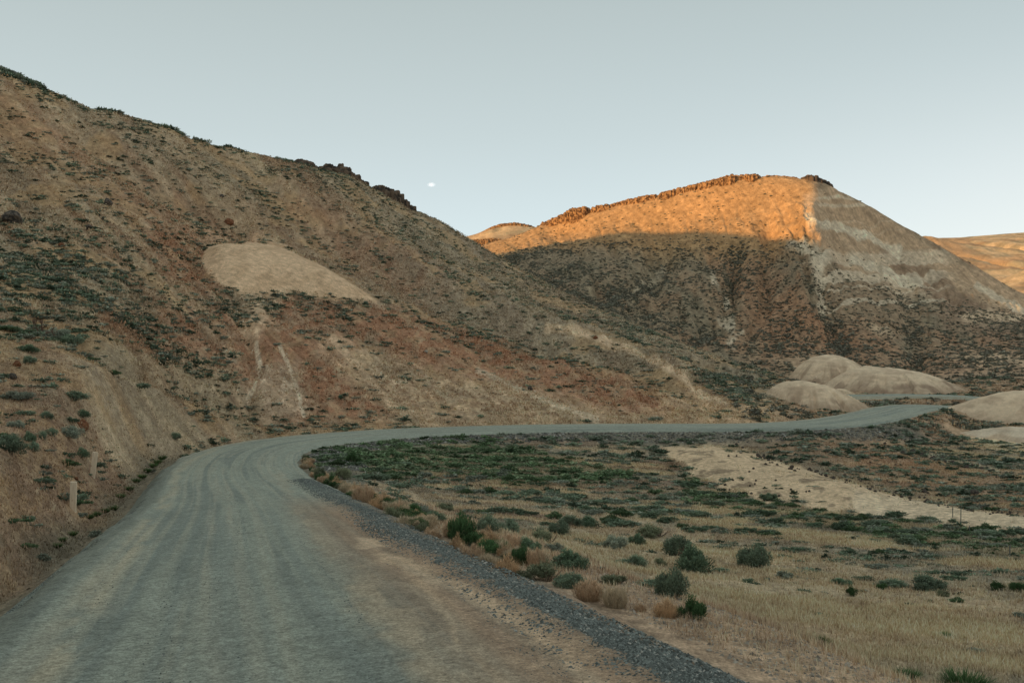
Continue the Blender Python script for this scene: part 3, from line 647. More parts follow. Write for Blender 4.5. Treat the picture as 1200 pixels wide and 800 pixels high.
def stems(n, rng_, h=.6, r=.035, colr=(.17,.13,.10), spread=.55):
    VV = []; CC = []
    for i in range(n):
        a = rng_.random()*6.283; s = spread*math.sqrt(rng_.random()); e = np.array([s*math.cos(a), s*math.sin(a), h*(.6+.5*rng_.random())])
        b0 = np.array([.06*math.cos(a), .06*math.sin(a), -.08]); mid = b0*.5+e*.5+np.array([0, 0, -.06])+rng_.normal(size=3)*.04
        for p0, p1, r0, r1 in ((b0, mid, r, r*.65), (mid, e, r*.65, r*.2)):
            for q in range(3):
                t0 = q*2.094; t1 = (q+1)*2.094
                f = lambda t, rr, p: p+np.array([math.cos(t)*rr, math.sin(t)*rr, 0])
                A0, A1, B0, B1 = f(t0, r0, p0), f(t1, r0, p0), f(t0, r1, p1), f(t1, r1, p1)
                VV += [A0, A1, B1, A0, B1, B0]
    VV = np.array(VV); return VV, np.repeat(np.array([colr]), len(VV), 0)*(.8+.4*rng_.random((len(VV), 1)))
def blades(n, rng_, h=.9, spread=.35, lean=.5, w=.03, colr=DRY, var=.4):
    a = rng_.random(n)*6.283; s = spread*np.sqrt(rng_.random(n)); p = np.stack([s*np.cos(a), s*np.sin(a), -.03+0*a], 1)
    a2 = a+rng_.normal(size=n)*.8; le = lean*(rng_.random(n)+.15); o = np.stack([np.cos(a2)*le, np.sin(a2)*le, 1+0*a], 1); o /= np.linalg.norm(o, axis=1)[:, None]
    L_ = h*(.45+.6*rng_.random(n))
    sd_ = np.stack([-np.sin(a2+rng_.normal(size=n)), np.cos(a2), 0*a], 1)
    v = np.stack([p-sd_*w*.5, p+sd_*w*.5, p+o*L_[:, None]], 1)
    sh = 1+(rng_.random(n)-.5)*var
    cc = np.repeat(np.array(colr)[None]*sh[:, None], 3, 0).reshape(n, 3, 3)*np.array([.55, .55, 1.1])[None, :, None]
    return v.reshape(-1, 3), cc.reshape(-1, 3)
def twigs(n, rng_, colr=DRY):
    """round dry shrub of fine branching stems"""
    v1, c1 = blades(int(n*.5), rng_, .85, .5, 1.0, .026, colr, .6)
    v2, c2 = leaves(int(n*.5), rng_, 11, .6, .06, 4.2, colr, .6, 1.2, .16)
    return np.concatenate([v1, v2]), np.concatenate([c1, c2*1.0])
def mk(name, vc): v, cc = vc; return mesh_from(name, v, tris(len(v)//3), cc, False)
pr = np.random.default_rng(3)
SAGE_HI = [(mk('foliage', leaves(5600, pr, 17, .58, .05, 2.4, [SAGE, SAGE2, (.17,.24,.15)][i % 3])), mk('stem', stems(22, pr, .68, .03))) for i in range(4)]
SAGE_MID = [mk('foliage', leaves(900, pr, 8, .5, .10, 2.2, [SAGE, SAGE2, (.14,.19,.12), (.12,.18,.09)][i % 4])) for i in range(8)]
SAGE_STEM = mk('stem', stems(7, pr))
GREEN_HI = [(mk('foliage', leaves(4600, pr, 11, .66, .06, 3.0, GREENB, .4, 1.2)), mk('stem', stems(10, pr))) for i in range(2)]
DRY_HI = [(mk('foliage', twigs(4200, pr, [DRY, (.60,.48,.33), (.62,.42,.25)][i % 3])), mk('stem', stems(12, pr, .5, .03, (.34,.23,.14)))) for i in range(3)]
MIX_HI = [(mk('foliage', leaves(3600, pr, 10, .6, .055, 3, (.24,.26,.16), .5, 1.0)), mk('stem', stems(10, pr))) for i in range(2)]
TUFT_HI = [mk('grass_tuft', blades(520, pr, .95, .38, .75, .05, (.10,.17,.06))) for i in range(2)]
def plant(name, kind, x, y, z, w, h, rz, label, cat, group=None, parts=True, wy=None):
    if isinstance(kind, tuple):
        e = bpy.data.objects.new(name, None); COL.objects.link(e); e.empty_display_size = .1
        for n_, me, mt in (('foliage', kind[0], M_dry if name == 'dry_shrub' else M_leaf), ('stem', kind[1], M_wood)):
            o = bpy.data.objects.new(n_, me); COL.objects.link(o); o.parent = e
            if not me.materials: me.materials.append(mt)
    else:
        e = bpy.data.objects.new(name, kind); COL.objects.link(e)
        if not kind.materials: kind.materials.append(M_leaf)
    e.location = (x, y, z); e.rotation_euler = (0, 0, rz); e.scale = (w, wy or w, h)
    return tag(e, label, cat, group)
def place(kindname, px, py, wpx, hpx, label, cat, group=None, var=0, lev=(0, 16), wy=None):
    x, y, z = hit(px, py, lev); D = y
    w_ = wpx/F*D/1.62; h_ = hpx/F*D/.86*(1.25 if kindname == 'dry' else 1.05)
    src = {'sage': SAGE_HI, 'green': GREEN_HI, 'dry': DRY_HI, 'mix': MIX_HI}.get(kindname)
    nm = {'sage': 'sagebrush', 'green': 'green_shrub', 'dry': 'dry_shrub', 'mix': 'weed_shrub', 'tuft': 'grass_tuft'}[kindname]
    if kindname == 'tuft': return plant(nm, TUFT_HI[var % 2], x, y, z, w_*1.3, h_*.8, var*1.7, label, cat, group)
    return plant(nm, src[var % len(src)], x, y, z-.03, w_, h_, var*1.3+px*.01, label, cat, group, wy=(w_*wy if wy else None))
near_pts = []
def P(kn, px, py, w_, h_, label, group=None, wy=None, lev=(0, 16)):
    place(kn, px, py, w_, h_, label, 'grass' if kn == 'tuft' else 'shrub', group, len(near_pts), lev, wy); near_pts.append((px, py, w_))
P('sage', 789, 700, 37, 34, 'tall upright grey-green sagebrush in the dry grass, just above a bright green shrub')
P('green', 810, 724, 30, 22, 'bright green shrub at the field edge, right of a tan dry bush')
P('sage', 809, 669, 44, 28, 'broad rounded sagebrush, front one of a pair in the dry field')
P('sage', 794, 650, 34, 21, 'dark rounded sagebrush, rear one of a pair in the dry field')
P('sage', 886, 665, 37, 26, 'lone sagebrush with a ragged crown, on open dry grass right of the bush pair')
P('sage', 720, 642, 28, 15, 'low dark sagebrush in the dry field with a smaller round one on its right')
P('sage', 747, 638, 18, 13, 'small round sagebrush right of a wider low one in the dry field')
P('sage', 745, 664, 23, 14, 'small dark sagebrush alone in front of the bush pair, on pale grass')
P('mix', 772, 662, 18, 10, 'small pale grey-green shrub left of the front bush of the pair')
P('mix', 770, 628, 46, 13, 'long low grey shrub lying flat in the dry field, behind the bush pair')
P('green', 541, 637, 30, 32, 'bright green leafy shrub standing tallest along the inside edge of the bend')
P('sage', 573, 624, 26, 20, 'round sagebrush behind and right of the bright leafy shrub')
P('sage', 596, 625, 28, 17, 'wide sagebrush with two crowns, right of the round one behind the leafy shrub')
P('sage', 562, 640, 27, 13, 'dark low sagebrush touching the right side of the bright leafy shrub')
P('sage', 616, 646, 29, 16, 'dark sagebrush at the left front of the big roadside sagebrush thicket')
P('mix', 641, 636, 40, 17, 'grey-blue spreading shrub in the middle of the roadside thicket')
P('sage', 657, 627, 24, 17, 'round dark green sagebrush at the back of the roadside thicket')
P('sage', 650, 648, 22, 13, 'small sagebrush between the spreading shrub and the wide front sagebrush')
P('sage', 665, 665, 44, 20, 'wide pale-topped sagebrush at the front right of the roadside thicket')
P('mix', 640, 680, 62, 20, 'wide grey-green shrub mat beside the orange dry grass clump at the gravel edge')
P('sage', 671, 688, 38, 18, 'dark green sagebrush directly behind the two tan bushes at the gravel edge')
P('mix', 711, 682, 42, 12, 'low dark shrub mat behind the right tan bush at the gravel edge')
P('sage', 688, 617, 28, 12, 'flat-topped sagebrush, right one of two behind the thicket')
P('sage', 667, 616, 26, 12, 'flat-topped sagebrush, left one of two behind the thicket')
P('mix', 522, 598, 26, 10, 'small dark shrub in the grey grass inside the bend')
P('sage', 489, 602, 36, 12, 'low dark shrub mat inside the bend, left part of a dark pair', None, 1)
P('sage', 508, 612, 34, 13, 'low dark shrub mat inside the bend, right part of a dark pair', None, 1)
P('dry', 425, 591, 26, 21, 'round pinkish dry bush at the gravel edge, the largest one furthest round the bend')
P('dry', 405, 576, 15, 11, 'small pinkish dry bush at the gravel edge, between green weeds')
P('dry', 442, 597, 20, 13, 'low dry bush touching the round pinkish one on its right')
P('mix', 459, 612, 32, 20, 'grey-green weed bush in the roadside strip between dry bushes')
P('dry', 480, 622, 34, 17, 'feathery dry grass bush in the roadside strip, left of a dark weed bush')
P('mix', 492, 632, 22, 19, 'dark weed bush in the roadside strip with dry stems on both sides')
P('dry', 506, 636, 22, 17, 'thin upright dry bush right of the dark weed bush')
P('mix', 519, 646, 22, 11, 'small green weed bush at the gravel edge below the bright leafy shrub')
P('dry', 536, 650, 18, 20, 'narrow orange dry bush at the gravel edge, in front of the bright leafy shrub')
P('dry', 552, 662, 32, 22, 'feathery tan dry grass clump, left part of the long roadside clump')
P('dry', 572, 668, 30, 20, 'feathery tan dry grass clump, middle part of the long roadside clump')
P('dry', 595, 677, 34, 23, 'bright orange dry grass clump, right end of the long roadside clump')
P('dry', 690, 703, 36, 22, 'pale tan dry bush with pointed tufts, left one of two at the gravel edge')
P('dry', 721, 711, 32, 25, 'orange-tan dry bush, right one of two at the gravel edge')
P('dry', 781, 722, 30, 18, 'dull tan dry bush at the left foot of the bright green shrub')
P('dry', 750, 716, 14, 10, 'small thin dry tuft between two larger tan bushes')
P('green', 389, 570, 17, 13, 'small green weed bush at the gravel edge, just inside the bend')
P('mix', 376, 562, 18, 16, 'yellow-green weed bush where the roadside plants begin in the bend')
P('green', 414, 543, 16, 11, 'dark green bush at the foot of the dark rock bank inside the bend')
P('mix', 399, 562, 26, 15, 'pale green weed bush on the inner side of the roadside strip')
P('sage', 1083, 690, 44, 16, 'wide dark green sagebrush on the right side of the field above a grey bush')
P('mix', 1106, 698, 19, 8, 'small round grey bush on pale grass at the right of the field')
P('green', 997, 697, 14, 9, 'small dark green shrub alone on pale grass right of centre field')
P('sage', 984, 684, 24, 7, 'low dull green shrub on a shady step left of the wide sagebrush')
P('sage', 1048, 687, 30, 9, 'low grey-green shrub joined to the left side of the wide sagebrush')
P('tuft', 962, 755, 22, 12, 'small green grass tuft near the dirt edge at lower right')
P('tuft', 1108, 746, 14, 8, 'small dark green grass tuft alone in the pale grass at right')
P('tuft', 1131, 806, 62, 22, 'large green grass clump at the bottom edge of the picture')
P('tuft', 1065, 795, 34, 14, 'dull green grass clump left of the large one at the bottom edge')
P('green', 1193, 693, 18, 11, 'green shrub at the right edge of the picture beyond the dry grass')
P('green', 1166, 691, 18, 9, 'yellowish green shrub left of the one at the right edge of the picture')
P('green', 1034, 690, 12, 7, 'tiny green shrub just left of the low grey-green shrub in the right field')
BK = 'on the bank left of the road'
P('sage', 14, 530, 34, 20, 'largest grey-green sagebrush on the left bank, at the picture edge')
P('sage', 38, 528, 18, 11, 'round sagebrush right of the largest one on the left bank')
P('sage', 19, 501, 17, 9, 'dark sagebrush on the left bank above the largest one')
P('sage', 33, 517, 15, 11, 'pointed sagebrush on the left bank between two low ones')
P('sage', 50, 514, 16, 9, 'dark sagebrush at the left end of a row on the left bank')
P('sage', 60, 510, 15, 9, 'round sagebrush in the middle of a row on the left bank')
P('sage', 80, 512, 30, 13, 'long sagebrush at the right end of a row on the left bank')
P('sage', 95, 535, 18, 10, 'lone dark sagebrush just above and left of the rear wooden post')
P('sage', 54, 491, 15, 9, 'green sagebrush on the left bank above the row')
P('sage', 87, 468, 36, 10, 'long dark sagebrush along the edge of the pale clay patch')
P('sage', 19, 468, 38, 10, 'long green sagebrush on the left bank near the picture edge')
P('sage', 96, 488, 20, 8, 'grey sagebrush right of the pale track on the left bank')
P('sage', 205, 514, 18, 7, 'low bush beside the outer edge of the road at the start of the bend')
P('sage', 82, 403, 26, 11, 'dark green bush at the right end of the dark thicket on the left hillside')
P('sage', 66, 396, 24, 12, 'dark green bush in the middle of the dark thicket on the left hillside')
P('sage', 34, 412, 28, 8, 'long sagebrush below the dark thicket on the left hillside')
P('sage', 33, 425, 17, 8, 'dark sagebrush on the left hillside above a red boulder')
for i, (px, py) in enumerate([(104,607),(112,604),(122,600),(132,597),(140,583),(150,574),(158,565),(165,560),(171,553),(178,547),(183,543),(188,538),(66,641),(72,634),(84,627)]):
    P('tuft', px, py, 15, 6, 'dark green grass tuft growing in the ditch left of the road', 'grass tufts in the roadside ditch')
sy = np.interp([14.0, 66.0], RP[:, 1][:300], RS[:300])
for i in range(74):
    u = ((i+random.random())/74)**1.35; s0 = sy[0]+3+(sy[1]-sy[0]-3)*u; t0 = 4.35+random.gauss(0, .22)+(.25 if u < .12 else 0)
    k = int(np.argmin(np.abs(RS-s0))); x = RP[k, 0]+t0*RT[k, 1]; y = RP[k, 1]-t0*RT[k, 0]; z = float(ground_at([x], [y])[0])
    w_ = random.uniform(.22, .42); weed = i % 4 == 2 or (i % 7 == 3) or u > .93
    src = (MIX_HI if i % 2 else GREEN_HI)[i % 2] if weed else DRY_HI[i % 3]
    plant('weed_shrub' if weed else 'dry_shrub', src, x, y, z-.02, w_*(.85 if weed else 1), random.uniform(.38, .62)*(.8 if weed else 1), random.random()*6,
          'small green weed among dry tufts along the inner gravel edge' if weed else 'small straw dry tuft in the ragged row along the inner gravel edge', 'shrub',
          'green weeds along the gravel edge' if weed else 'dry tufts in a row along the gravel edge', wy=w_*random.uniform(.9, 1.5))
# dead bush
def dead_bush():
    VV = []; 
    def br(p, d, L_, r, dep):
        e = p+d*L_
        u = np.cross(d, [0, .3, 1]); u /= np.linalg.norm(u); v = np.cross(d, u)
        for q in range(4):
            a0, a1 = q*1.571, (q+1)*1.571
            f = lambda a, rr, pp: pp+(u*math.cos(a)+v*math.sin(a))*rr
            VV.extend([f(a0, r, p), f(a1, r, p), f(a1, r*.6, e), f(a0, r, p), f(a1, r*.6, e), f(a0, r*.6, e)])
        if dep:
            for _ in range(3):
                nd = d+pr.normal(size=3)*.55; nd /= np.linalg.norm(nd); br(e, nd, L_*.68, r*.6, dep-1)
    for k in range(4):
        d = np.array([pr.normal()*.6, pr.normal()*.4, 1.]); d /= np.linalg.norm(d); br(np.array([0, 0, -.1]), d, .55, .07, 3)
    v = np.array(VV); return mesh_from('dead_shrub', v, tris(len(v)//3), np.repeat(np.array([(.15,.10,.075)]), len(v), 0), False)
x, y, z = hit(46, 393); o = link('dead_shrub', dead_bush(), M_wood); o.location = (x, y, z); tag(o, 'bare dead bush with dark forked branches at the left of the dark thicket', 'shrub')

# ------------------------------------------------------------------ scatter
dX = np.hypot(np.gradient(GX, axis=0), np.gradient(GY, axis=0)); dT = GR*np.gradient(THG)[None]
AREA = np.abs(dX*dT)
VIS = (PX > -60) & (PX < 1262) & (PYF < 840) & (LG > .5)
runmax = np.minimum.accumulate(np.where(GY > 1, PYF, 1e9), axis=0)     # highest thing seen so far in each column
SEEN = VIS & (PYF <= runmax+3)
off_road = (ad > np.where(TR > 0, 4.4, 5.0))
not_dome = 1-np.maximum(M0M, mw*.97)
MOUNDS = [(43.5,137,8,9.5),(73.5,184,15,15),(69,203,10.5,10),(77,131.5,19,9.5),(61,111,11,6),(58.5,166.5,3.5,3)]
nm = np.ones_like(GX)
for (cx, cy, rx, ry) in MOUNDS: nm *= np.where(((GX-cx)/rx)**2+((GY-cy)/ry)**2 < 1, 0, 1)
def sample(wt, n, seed):
    g_ = np.random.default_rng(seed); p = (wt*AREA*SEEN*off_road*nm).ravel(); p = p/p.sum()
    k = g_.choice(p.size, n, p=p); i, j = np.unravel_index(k, GX.shape)
    i2 = np.minimum(i+1, NR-1); j2 = np.minimum(j+1, NC-1); u = g_.random(n); v = g_.random(n)
    f = lambda Q: (Q[i, j]*(1-u)+Q[i2, j]*u)*(1-v)+(Q[i, j2]*(1-u)+Q[i2, j2]*u)*v
    return f(GX), f(GY), f(Z), i, j
clus = sstep(.38, .6, fbm(GX/6, GY/6, 501, 3))
# left hillside
wl = ((LG > 2.2) & ((RSG > 52) | (ad > 7.5) | (LG > 5)) & (LG < 9.6) & (TR < 0) | ((LG > 5.05) & (LG < 9.6))).astype(float)*(.25+clus)
wl *= .35+.65*sstep(.35, .6, n1)
wl *= 1-.75*np.maximum(region([(300,362),(345,345),(440,375),(560,400),(640,440),(740,492),(470,490),(330,495),(285,440),(265,370)], 15, 10, (5, 8)), region([(480,425),(790,498),(480,500)], 10, 10, (5, 8)))
wl *= 1-.9*region([(60,420),(105,425),(150,440),(205,448),(190,465),(245,503),(185,506),(110,478),(70,450)], 8, 8, (2.5, 6))
wl *= 1-.9*region([(770,452),(870,470),(955,484),(890,499),(600,499),(480,484)], 5, 5, (4.9, 6.5))
wl *= 1+1.6*region([(0,330),(0,240),(180,250),(250,340),(300,350),(420,352),(560,400),(520,420),(380,380),(250,400),(230,440),(0,440)], 20, 15, HILL)
wl *= 1+1.5*region([(440,300),(700,400),(880,470),(850,440),(720,380),(560,340)], 15, 12, HILL)
wl *= not_dome
for pts in ([(640,387),(690,402),(745,424),(790,444),(850,471)], [(300,398),(305,420),(298,440),(290,458)]): wl *= 1-.95*stroke(pts, 4, 2, 1)
HS = sample(wl, 13000, 1)
wf = sstep(10.1, 10.5, LG)*(LG < 15.2)*(.4+.6*clus)*(.4+.6*sstep(.35, .6, n1))
wf *= 1-.95*region([(942,228),(975,216),(1060,268),(1130,308),(1210,350),(1210,372),(1130,360),(1060,345),(1000,325),(962,300),(942,258)], 6, 5, (10, 16))
wf *= 1-.85*sstep(12.9, 13.5, LG)
for pts in ([(862,290),(856,335),(838,370),(800,412)], [(960,340),(972,360),(985,400),(990,440)], [(1060,335),(1068,380),(1076,440)], [(640,338),(690,355),(760,372)], [(600,300),(640,338)], [(790,300),(745,325),(700,350)], [(850,440),(1200,446)]):
    wf *= 1+1.6*stroke(pts, 7, 8, 6, (10, 14))
wf += ((LG > 5.2) & (LG <= 10.2) & (PX > 860))*.5*(.2+clus)*sstep(5.5, 8, ad)
FS = sample(wf, 20000, 2)
grn = np.maximum(region([(360,520),(400,514),(560,520),(640,530),(760,560),(640,572),(500,560),(420,560),(370,548)], 10, 10, (0, 5.2)),
                 region([(800,560),(850,580),(1000,608),(1110,618),(1220,634),(1220,652),(1080,640),(960,620),(800,595)], 6, 6, (0, 5.2)))
wv = (LG > 1.5)*(LG < 5.3)*(TR > 0)*(.05+.9*sstep(.47, .58, fp)+.2*clus)*not_dome
wv = wv*(1-.85*region([(560,640),(700,655),(1210,690),(1210,810),(1000,810),(780,700)], 25, 20))
wv = wv+grn*1.5*(.1+sstep(.45, .6, fbm(GX/3, GY/1.5, 541, 3)))*(TR > 4.8)
wv = wv+region([(980,500),(1120,520),(1200,560),(1200,600),(1000,560),(900,530)], 10, 10, (2, 5.5))*.5*clus
VS = sample(wv, 3600, 3)
def bush_records():
    rec = []
    g_ = np.random.default_rng(11)
    for nm_, S, lo, hi in (('h', HS, .24, .68), ('f', FS, .24, .66), ('v', VS, .24, .6)):
        x, y, z, i, j = S
        for n in range(len(x)):
            s = lo+(hi-lo)*g_.random()**2.2
            if nm_ == 'v' and y[n] < 45: s *= .62
            if nm_ == 'h' and y[n] < 60: s *= .7
            rec.append((x[n], y[n], z[n], s, s*g_.uniform(.55, .95), nm_, 1.0+.9*g_.random(), grn[i[n], j[n]]))
    return rec
rec = bush_records()
def clear(r_):
    px = HX+F*r_[0]/r_[1]; py = HY-F*r_[2]/r_[1]
    if r_[1] < 60:
        for (a, b, w_) in near_pts:
            if abs(px-a) < w_*.6 and abs(py-b) < 14: return False
    return True
rec = [r_ for r_ in rec if clear(r_)]
rec.sort(key=lambda r_: -r_[3]/r_[1])
n_sage = sum(1 for o in COL.objects if o.name.startswith('sagebrush'))
NI = 300-n_sage
GL = {'h': ('grey-green sagebrush bush growing on the left hillside', 'sagebrush dotted over the left hillside'),
      'v': ('small grey-green sagebrush growing in the dry field inside the bend', 'sagebrush dotted over the dry field'),
      'g': ('small dark green bush in a dense green belt of the field', 'bushes of the dense green belts in the field'),
      'f': ('small dark bush on the lower slopes below the far hill', 'bushes on the lower slopes of the far hill')}
for k, r_ in enumerate(rec[:NI]):
    g_ = r_[5] if r_[7] < .5 or r_[5] != 'v' else 'g'
    me = SAGE_MID[k % 8]
    if not me.materials: me.materials.append(M_leaf)
    o = bpy.data.objects.new('sagebrush', me); COL.objects.link(o); o.location = (r_[0], r_[1], r_[2]-.03); o.scale = (r_[3]*r_[6], r_[3], r_[4]); o.rotation_euler = (0, 0, random.uniform(-.5, .5))
    tag(o, GL[g_][0], 'shrub', GL[g_][1])
def merged(name, recs, protos, mat, label, cat):
    VV = []; CC = []; g_ = np.random.default_rng(21)
    for k, r_ in enumerate(recs):
        v, cc = protos[k % len(protos)]; a = g_.random()*6.283; ca, sa = math.cos(a), math.sin(a)
        x_ = v[:, 0]*ca-v[:, 1]*sa; y_ = v[:, 0]*sa+v[:, 1]*ca
        VV.append(np.stack([x_*r_[3]*r_[6]+r_[0], y_*r_[3]+r_[1], v[:, 2]*r_[4]+r_[2]-.04], 1))
        t = np.array([.78, .9, .68]) if r_[7] > .5 else np.array([1, 1, 1])
        CC.append(cc*t*g_.uniform(.65, 1.35))
    v = np.concatenate(VV); o = link(name, mesh_from(name, v, tris(len(v)//3), np.concatenate(CC), False), mat)
    return tag(o, label, cat, kind='stuff')
rest = rec[NI:]
P_A = [leaves(120, pr, 6, .45, .19, 1.9, [SAGE, SAGE2, (.10,.14,.09)][i % 3]) for i in range(8)]
P_B = [leaves(30, pr, 4, .55, .42, 1.6, [(.23,.225,.165), (.28,.265,.205)][i % 2]) for i in range(8)]
merged('sagebrush_scrub', [r_ for r_ in rest if r_[5] == 'v'], P_A, M_grass, 'low scrub of small sagebrush bushes scattered through the dry field', 'scrub')
merged('hillside_scrub', [r_ for r_ in rest if r_[5] == 'h'], P_A, M_grass, 'countless small sagebrush bushes speckling the left hillside', 'scrub')
merged('far_scrub', [r_ for r_ in rest if r_[5] == 'f'], P_B, M_grass, 'countless dark bushes speckling the slopes of the far hill', 'scrub')
# skyline bushes on the left ridge
wr = ((LG > 8.85) & (LG < 9.15) & (PX < 360)).astype(float)*sstep(.45, .6, fbm(PX/25, PX*0, 520, 2))
x, y, z, i, j = sample(wr, 260, 5)
merged('ridge_scrub', [(x[n], y[n], z[n], .5+.8*random.random(), .7+.5*random.random(), 'r', 1.2, 0) for n in range(len(x))], P_A, M_grass, 'dark bushes along the crest of the left ridge', 'scrub')

# ------------------------------------------------------------------ grass
def grass_field(name, wt, ntuft, per, hh, ww, label, seed, bright=1.25, jit=.10, lift=.0):
    # tufts are spread evenly as seen from afar: fewer and wider with distance
    g_ = np.random.default_rng(seed); x, y, z, i, j = sample(wt, ntuft, seed)
    D = np.hypot(x, y); n = ntuft*per
    X0 = np.repeat(x, per)+g_.normal(size=n)*jit*np.repeat(np.sqrt(D/15), per); Y0 = np.repeat(y, per)+g_.normal(size=n)*jit*np.repeat(np.sqrt(D/15), per)
    Z0 = np.repeat(z, per)-.03+lift; DD = np.repeat(D, per)
    hgt = hh*(.5+.8*g_.random(n)); wd = ww*np.maximum(DD/14, .7)*(.6+.8*g_.random(n))
    a = g_.random(n)*6.283; le = .15+.55*g_.random(n)
    tip = np.stack([np.cos(a)*le*hgt, np.sin(a)*le*hgt, hgt], 1)
    b = a+1.57; sdv = np.stack([np.cos(b), np.sin(b), 0*b], 1)*(wd*.5)[:, None]
    base = np.stack([X0, Y0, Z0], 1)
    v = np.stack([base-sdv, base+sdv, base+tip], 1).reshape(-1, 3)
    cc = np.repeat(c[i, j], per, 0)*bright*(.7+.6*g_.random(n))[:, None]
    cc = np.repeat(cc, 3, 0).reshape(n, 3, 3)*np.array([.7, .7, 1.15])[None, :, None]
    o = link(name, mesh_from(name, v, tris(n), np.clip(cc.reshape(-1, 3), 0, .7), False), M_grass)
    return tag(o, label, 'grass', kind='stuff')
invd = 1/np.maximum(GR, 8)**1.35
wg = (TR > 4.5)*(LG < 5.2)*not_dome*(1-.7*sstep(.47, .58, fp))*(.35+sstep(.35, .6, 1-fs)+.5*n2)*invd*(1-.92*np.maximum(emb, 0)*(RSG > 66))
wg = wg*(1-.85*(TR < 7.0+wob*3)*(RSG < 60)*sstep(600, 720, PX))
grass_field('field_grass', wg, 80000, 5, .125, .015, 'short dry golden grass covering the field inside the bend', 31, 1.35)
wg2 = (np.hypot(PX-85, PYF-590) > 14)*(np.hypot(PX-108, PYF-556) > 14)*((TR < -5.4) & (LG < 5.2)).astype(float)*(.3+n2)*invd
grass_field('bank_grass', wg2, 17000, 4, .11, .014, 'sparse dry grass on the bank left of the road', 32, 1.25)
wg3 = ((LG > 4.6) & (LG < 9.4) & (TR < 0) | ((LG > 5.1) & (LG < 9.4))).astype(float)*not_dome*(.2+sstep(.4, .6, n2))/np.maximum(GR, 60)
grass_field('hillside_grass', wg3, 60000, 3, .24, .024, 'thin dry bunchgrass on the left hillside', 33, 1.3, .12)

# ------------------------------------------------------------------ stones
def stone_proto(g_, n=1):
    v = np.array([(1,0,0),(-1,0,0),(0,1,0),(0,-1,0),(0,0,1),(0,0,-1)], float)*(.7+.5*g_.random((6, 3)))+g_.normal(size=(6, 3))*.12
    f = np.array([(0,2,4),(2,1,4),(1,3,4),(3,0,4),(2,0,5),(1,2,5),(3,1,5),(0,3,5)]); return v, f
def stones(name, x, y, z, size, colr, label, seed):
    g_ = np.random.default_rng(seed); pv = [stone_proto(g_) for _ in range(12)]; n = len(x)
    V6 = np.stack([p[0] for p in pv])[g_.integers(0, 12, n)]
    a = g_.random(n)*6.283; ca, sa = np.cos(a)[:, None], np.sin(a)[:, None]
    X_ = V6[..., 0]*ca-V6[..., 1]*sa; Y_ = V6[..., 0]*sa+V6[..., 1]*ca; Z_ = V6[..., 2]*.7
    P_ = np.stack([X_, Y_, Z_], -1)*size[:, None, None]+np.stack([x, y, z], -1)[:, None]
    f = pv[0][1][None]+np.arange(n)[:, None, None]*6
    cc = np.repeat(colr, 6, 0)
    o = link(name, mesh_from(name, P_.reshape(-1, 3), f.reshape(-1, 3), cc, False), M_stone)
    return tag(o, label, 'gravel', kind='stuff')
def road_pt(s, t):
    P_ = np.stack([np.interp(s, RS, RP[:, k]) for k in range(3)], 1); T2 = np.stack([np.interp(s, RS, RT[:, k]) for k in range(2)], 1); T2 /= np.linalg.norm(T2, axis=1)[:, None]
    return P_[:, 0]+t*T2[:, 1], P_[:, 1]-t*T2[:, 0], P_[:, 2]
g_ = np.random.default_rng(41)
n = 62000; s_ = 33+42*g_.random(n)**2.0; t_ = np.where(g_.random(n) < .62, 3.05+g_.normal(size=n)*np.where(g_.random(n) < .6, .24, .75)+(fbm(s_/5, s_*0, 202, 2)-.5)*.6, np.where(g_.random(n) < .3, -3.95+g_.normal(size=n)*.22, g_.uniform(-4.2, 3.5, n)))
t_ = np.clip(t_, -4.7, 4.1)
x, y, z = road_pt(s_, t_); at = np.abs(t_)
z = z+.07*(1-(at/4.3)**2)-np.where(t_ > 0, .31, .5)*sstep(4.05, 4.75, at+np.where(t_ > 0, .55, 0))+.06*np.exp(-((t_-3.0-(fbm(s_/5, s_*0, 202, 2)-.5)*.6)/.38)**2)-.005
size = .007+.019*g_.random(n)**2.2; size = np.where(np.abs(t_-3.1) < .9, size*1.25+.004, size*.6)
colr = np.array([(.165,.18,.165)])*(.5+1.0*g_.random((n, 1))**1.2); colr[g_.random(n) < .06] = (.42,.40,.35)
stones('road_gravel', x, y, z, size, colr, 'loose grey crushed gravel lying on the road and piled along its edges', 42)
# rocky bank below the far side of the bend
wk = ((TR > 4.3) & (TR < 8.2) & (RSG > 84) & (RSG < 175)).astype(float)*(1-.6*sstep(112, 150, RSG))
off_keep = off_road; off_road = ad > 4.4
x, y, z, i, j = sample(wk, 9000, 43); n = len(x); size = .05+.15*g_.random(n)**2.5
colr = np.array([(.13,.125,.11)])*(.4+1.3*g_.random((n, 1))); colr[g_.random(n) < .07] = (.42,.40,.36)
stones('bank_rubble', x, y, z, size, colr, 'dark broken rock dumped on the bank below the bend', 44)
wk = ((TR > 4.4) & (TR < 9) & (RSG < 62)).astype(float)*invd
x, y, z, i, j = sample(wk, 9000, 45); n = len(x); size = .008+.035*g_.random(n)**3
colr = np.repeat(np.array([(.30,.26,.21)]), n, 0)*(.5+1.0*g_.random((n, 1)))
stones('shoulder_stones', x, y, z, size, colr, 'scattered small stones on the dirt shoulder beside the gravel edge', 46)
off_road = off_keep
wk = ((LG > 4.9) & (LG < 9.3)).astype(float)*sstep(.5, .65, fbm(GX/12, GY/12, 530, 3))*(1-.95*M0M)
x, y, z, i, j = sample(wk, 9000, 47); n = len(x); size = .06+.22*g_.random(n)**3
colr = c[i, j]*(.45+1.1*g_.random((n, 1)))
stones('hillside_stones', x, y, z, size, colr, 'loose stones strewn over the left hillside', 48)
wk = ((TR < -4.6) & (LG < 5)).astype(float)*invd
x, y, z, i, j = sample(wk, 9000, 49); n = len(x); size = .01+.05*g_.random(n)**3
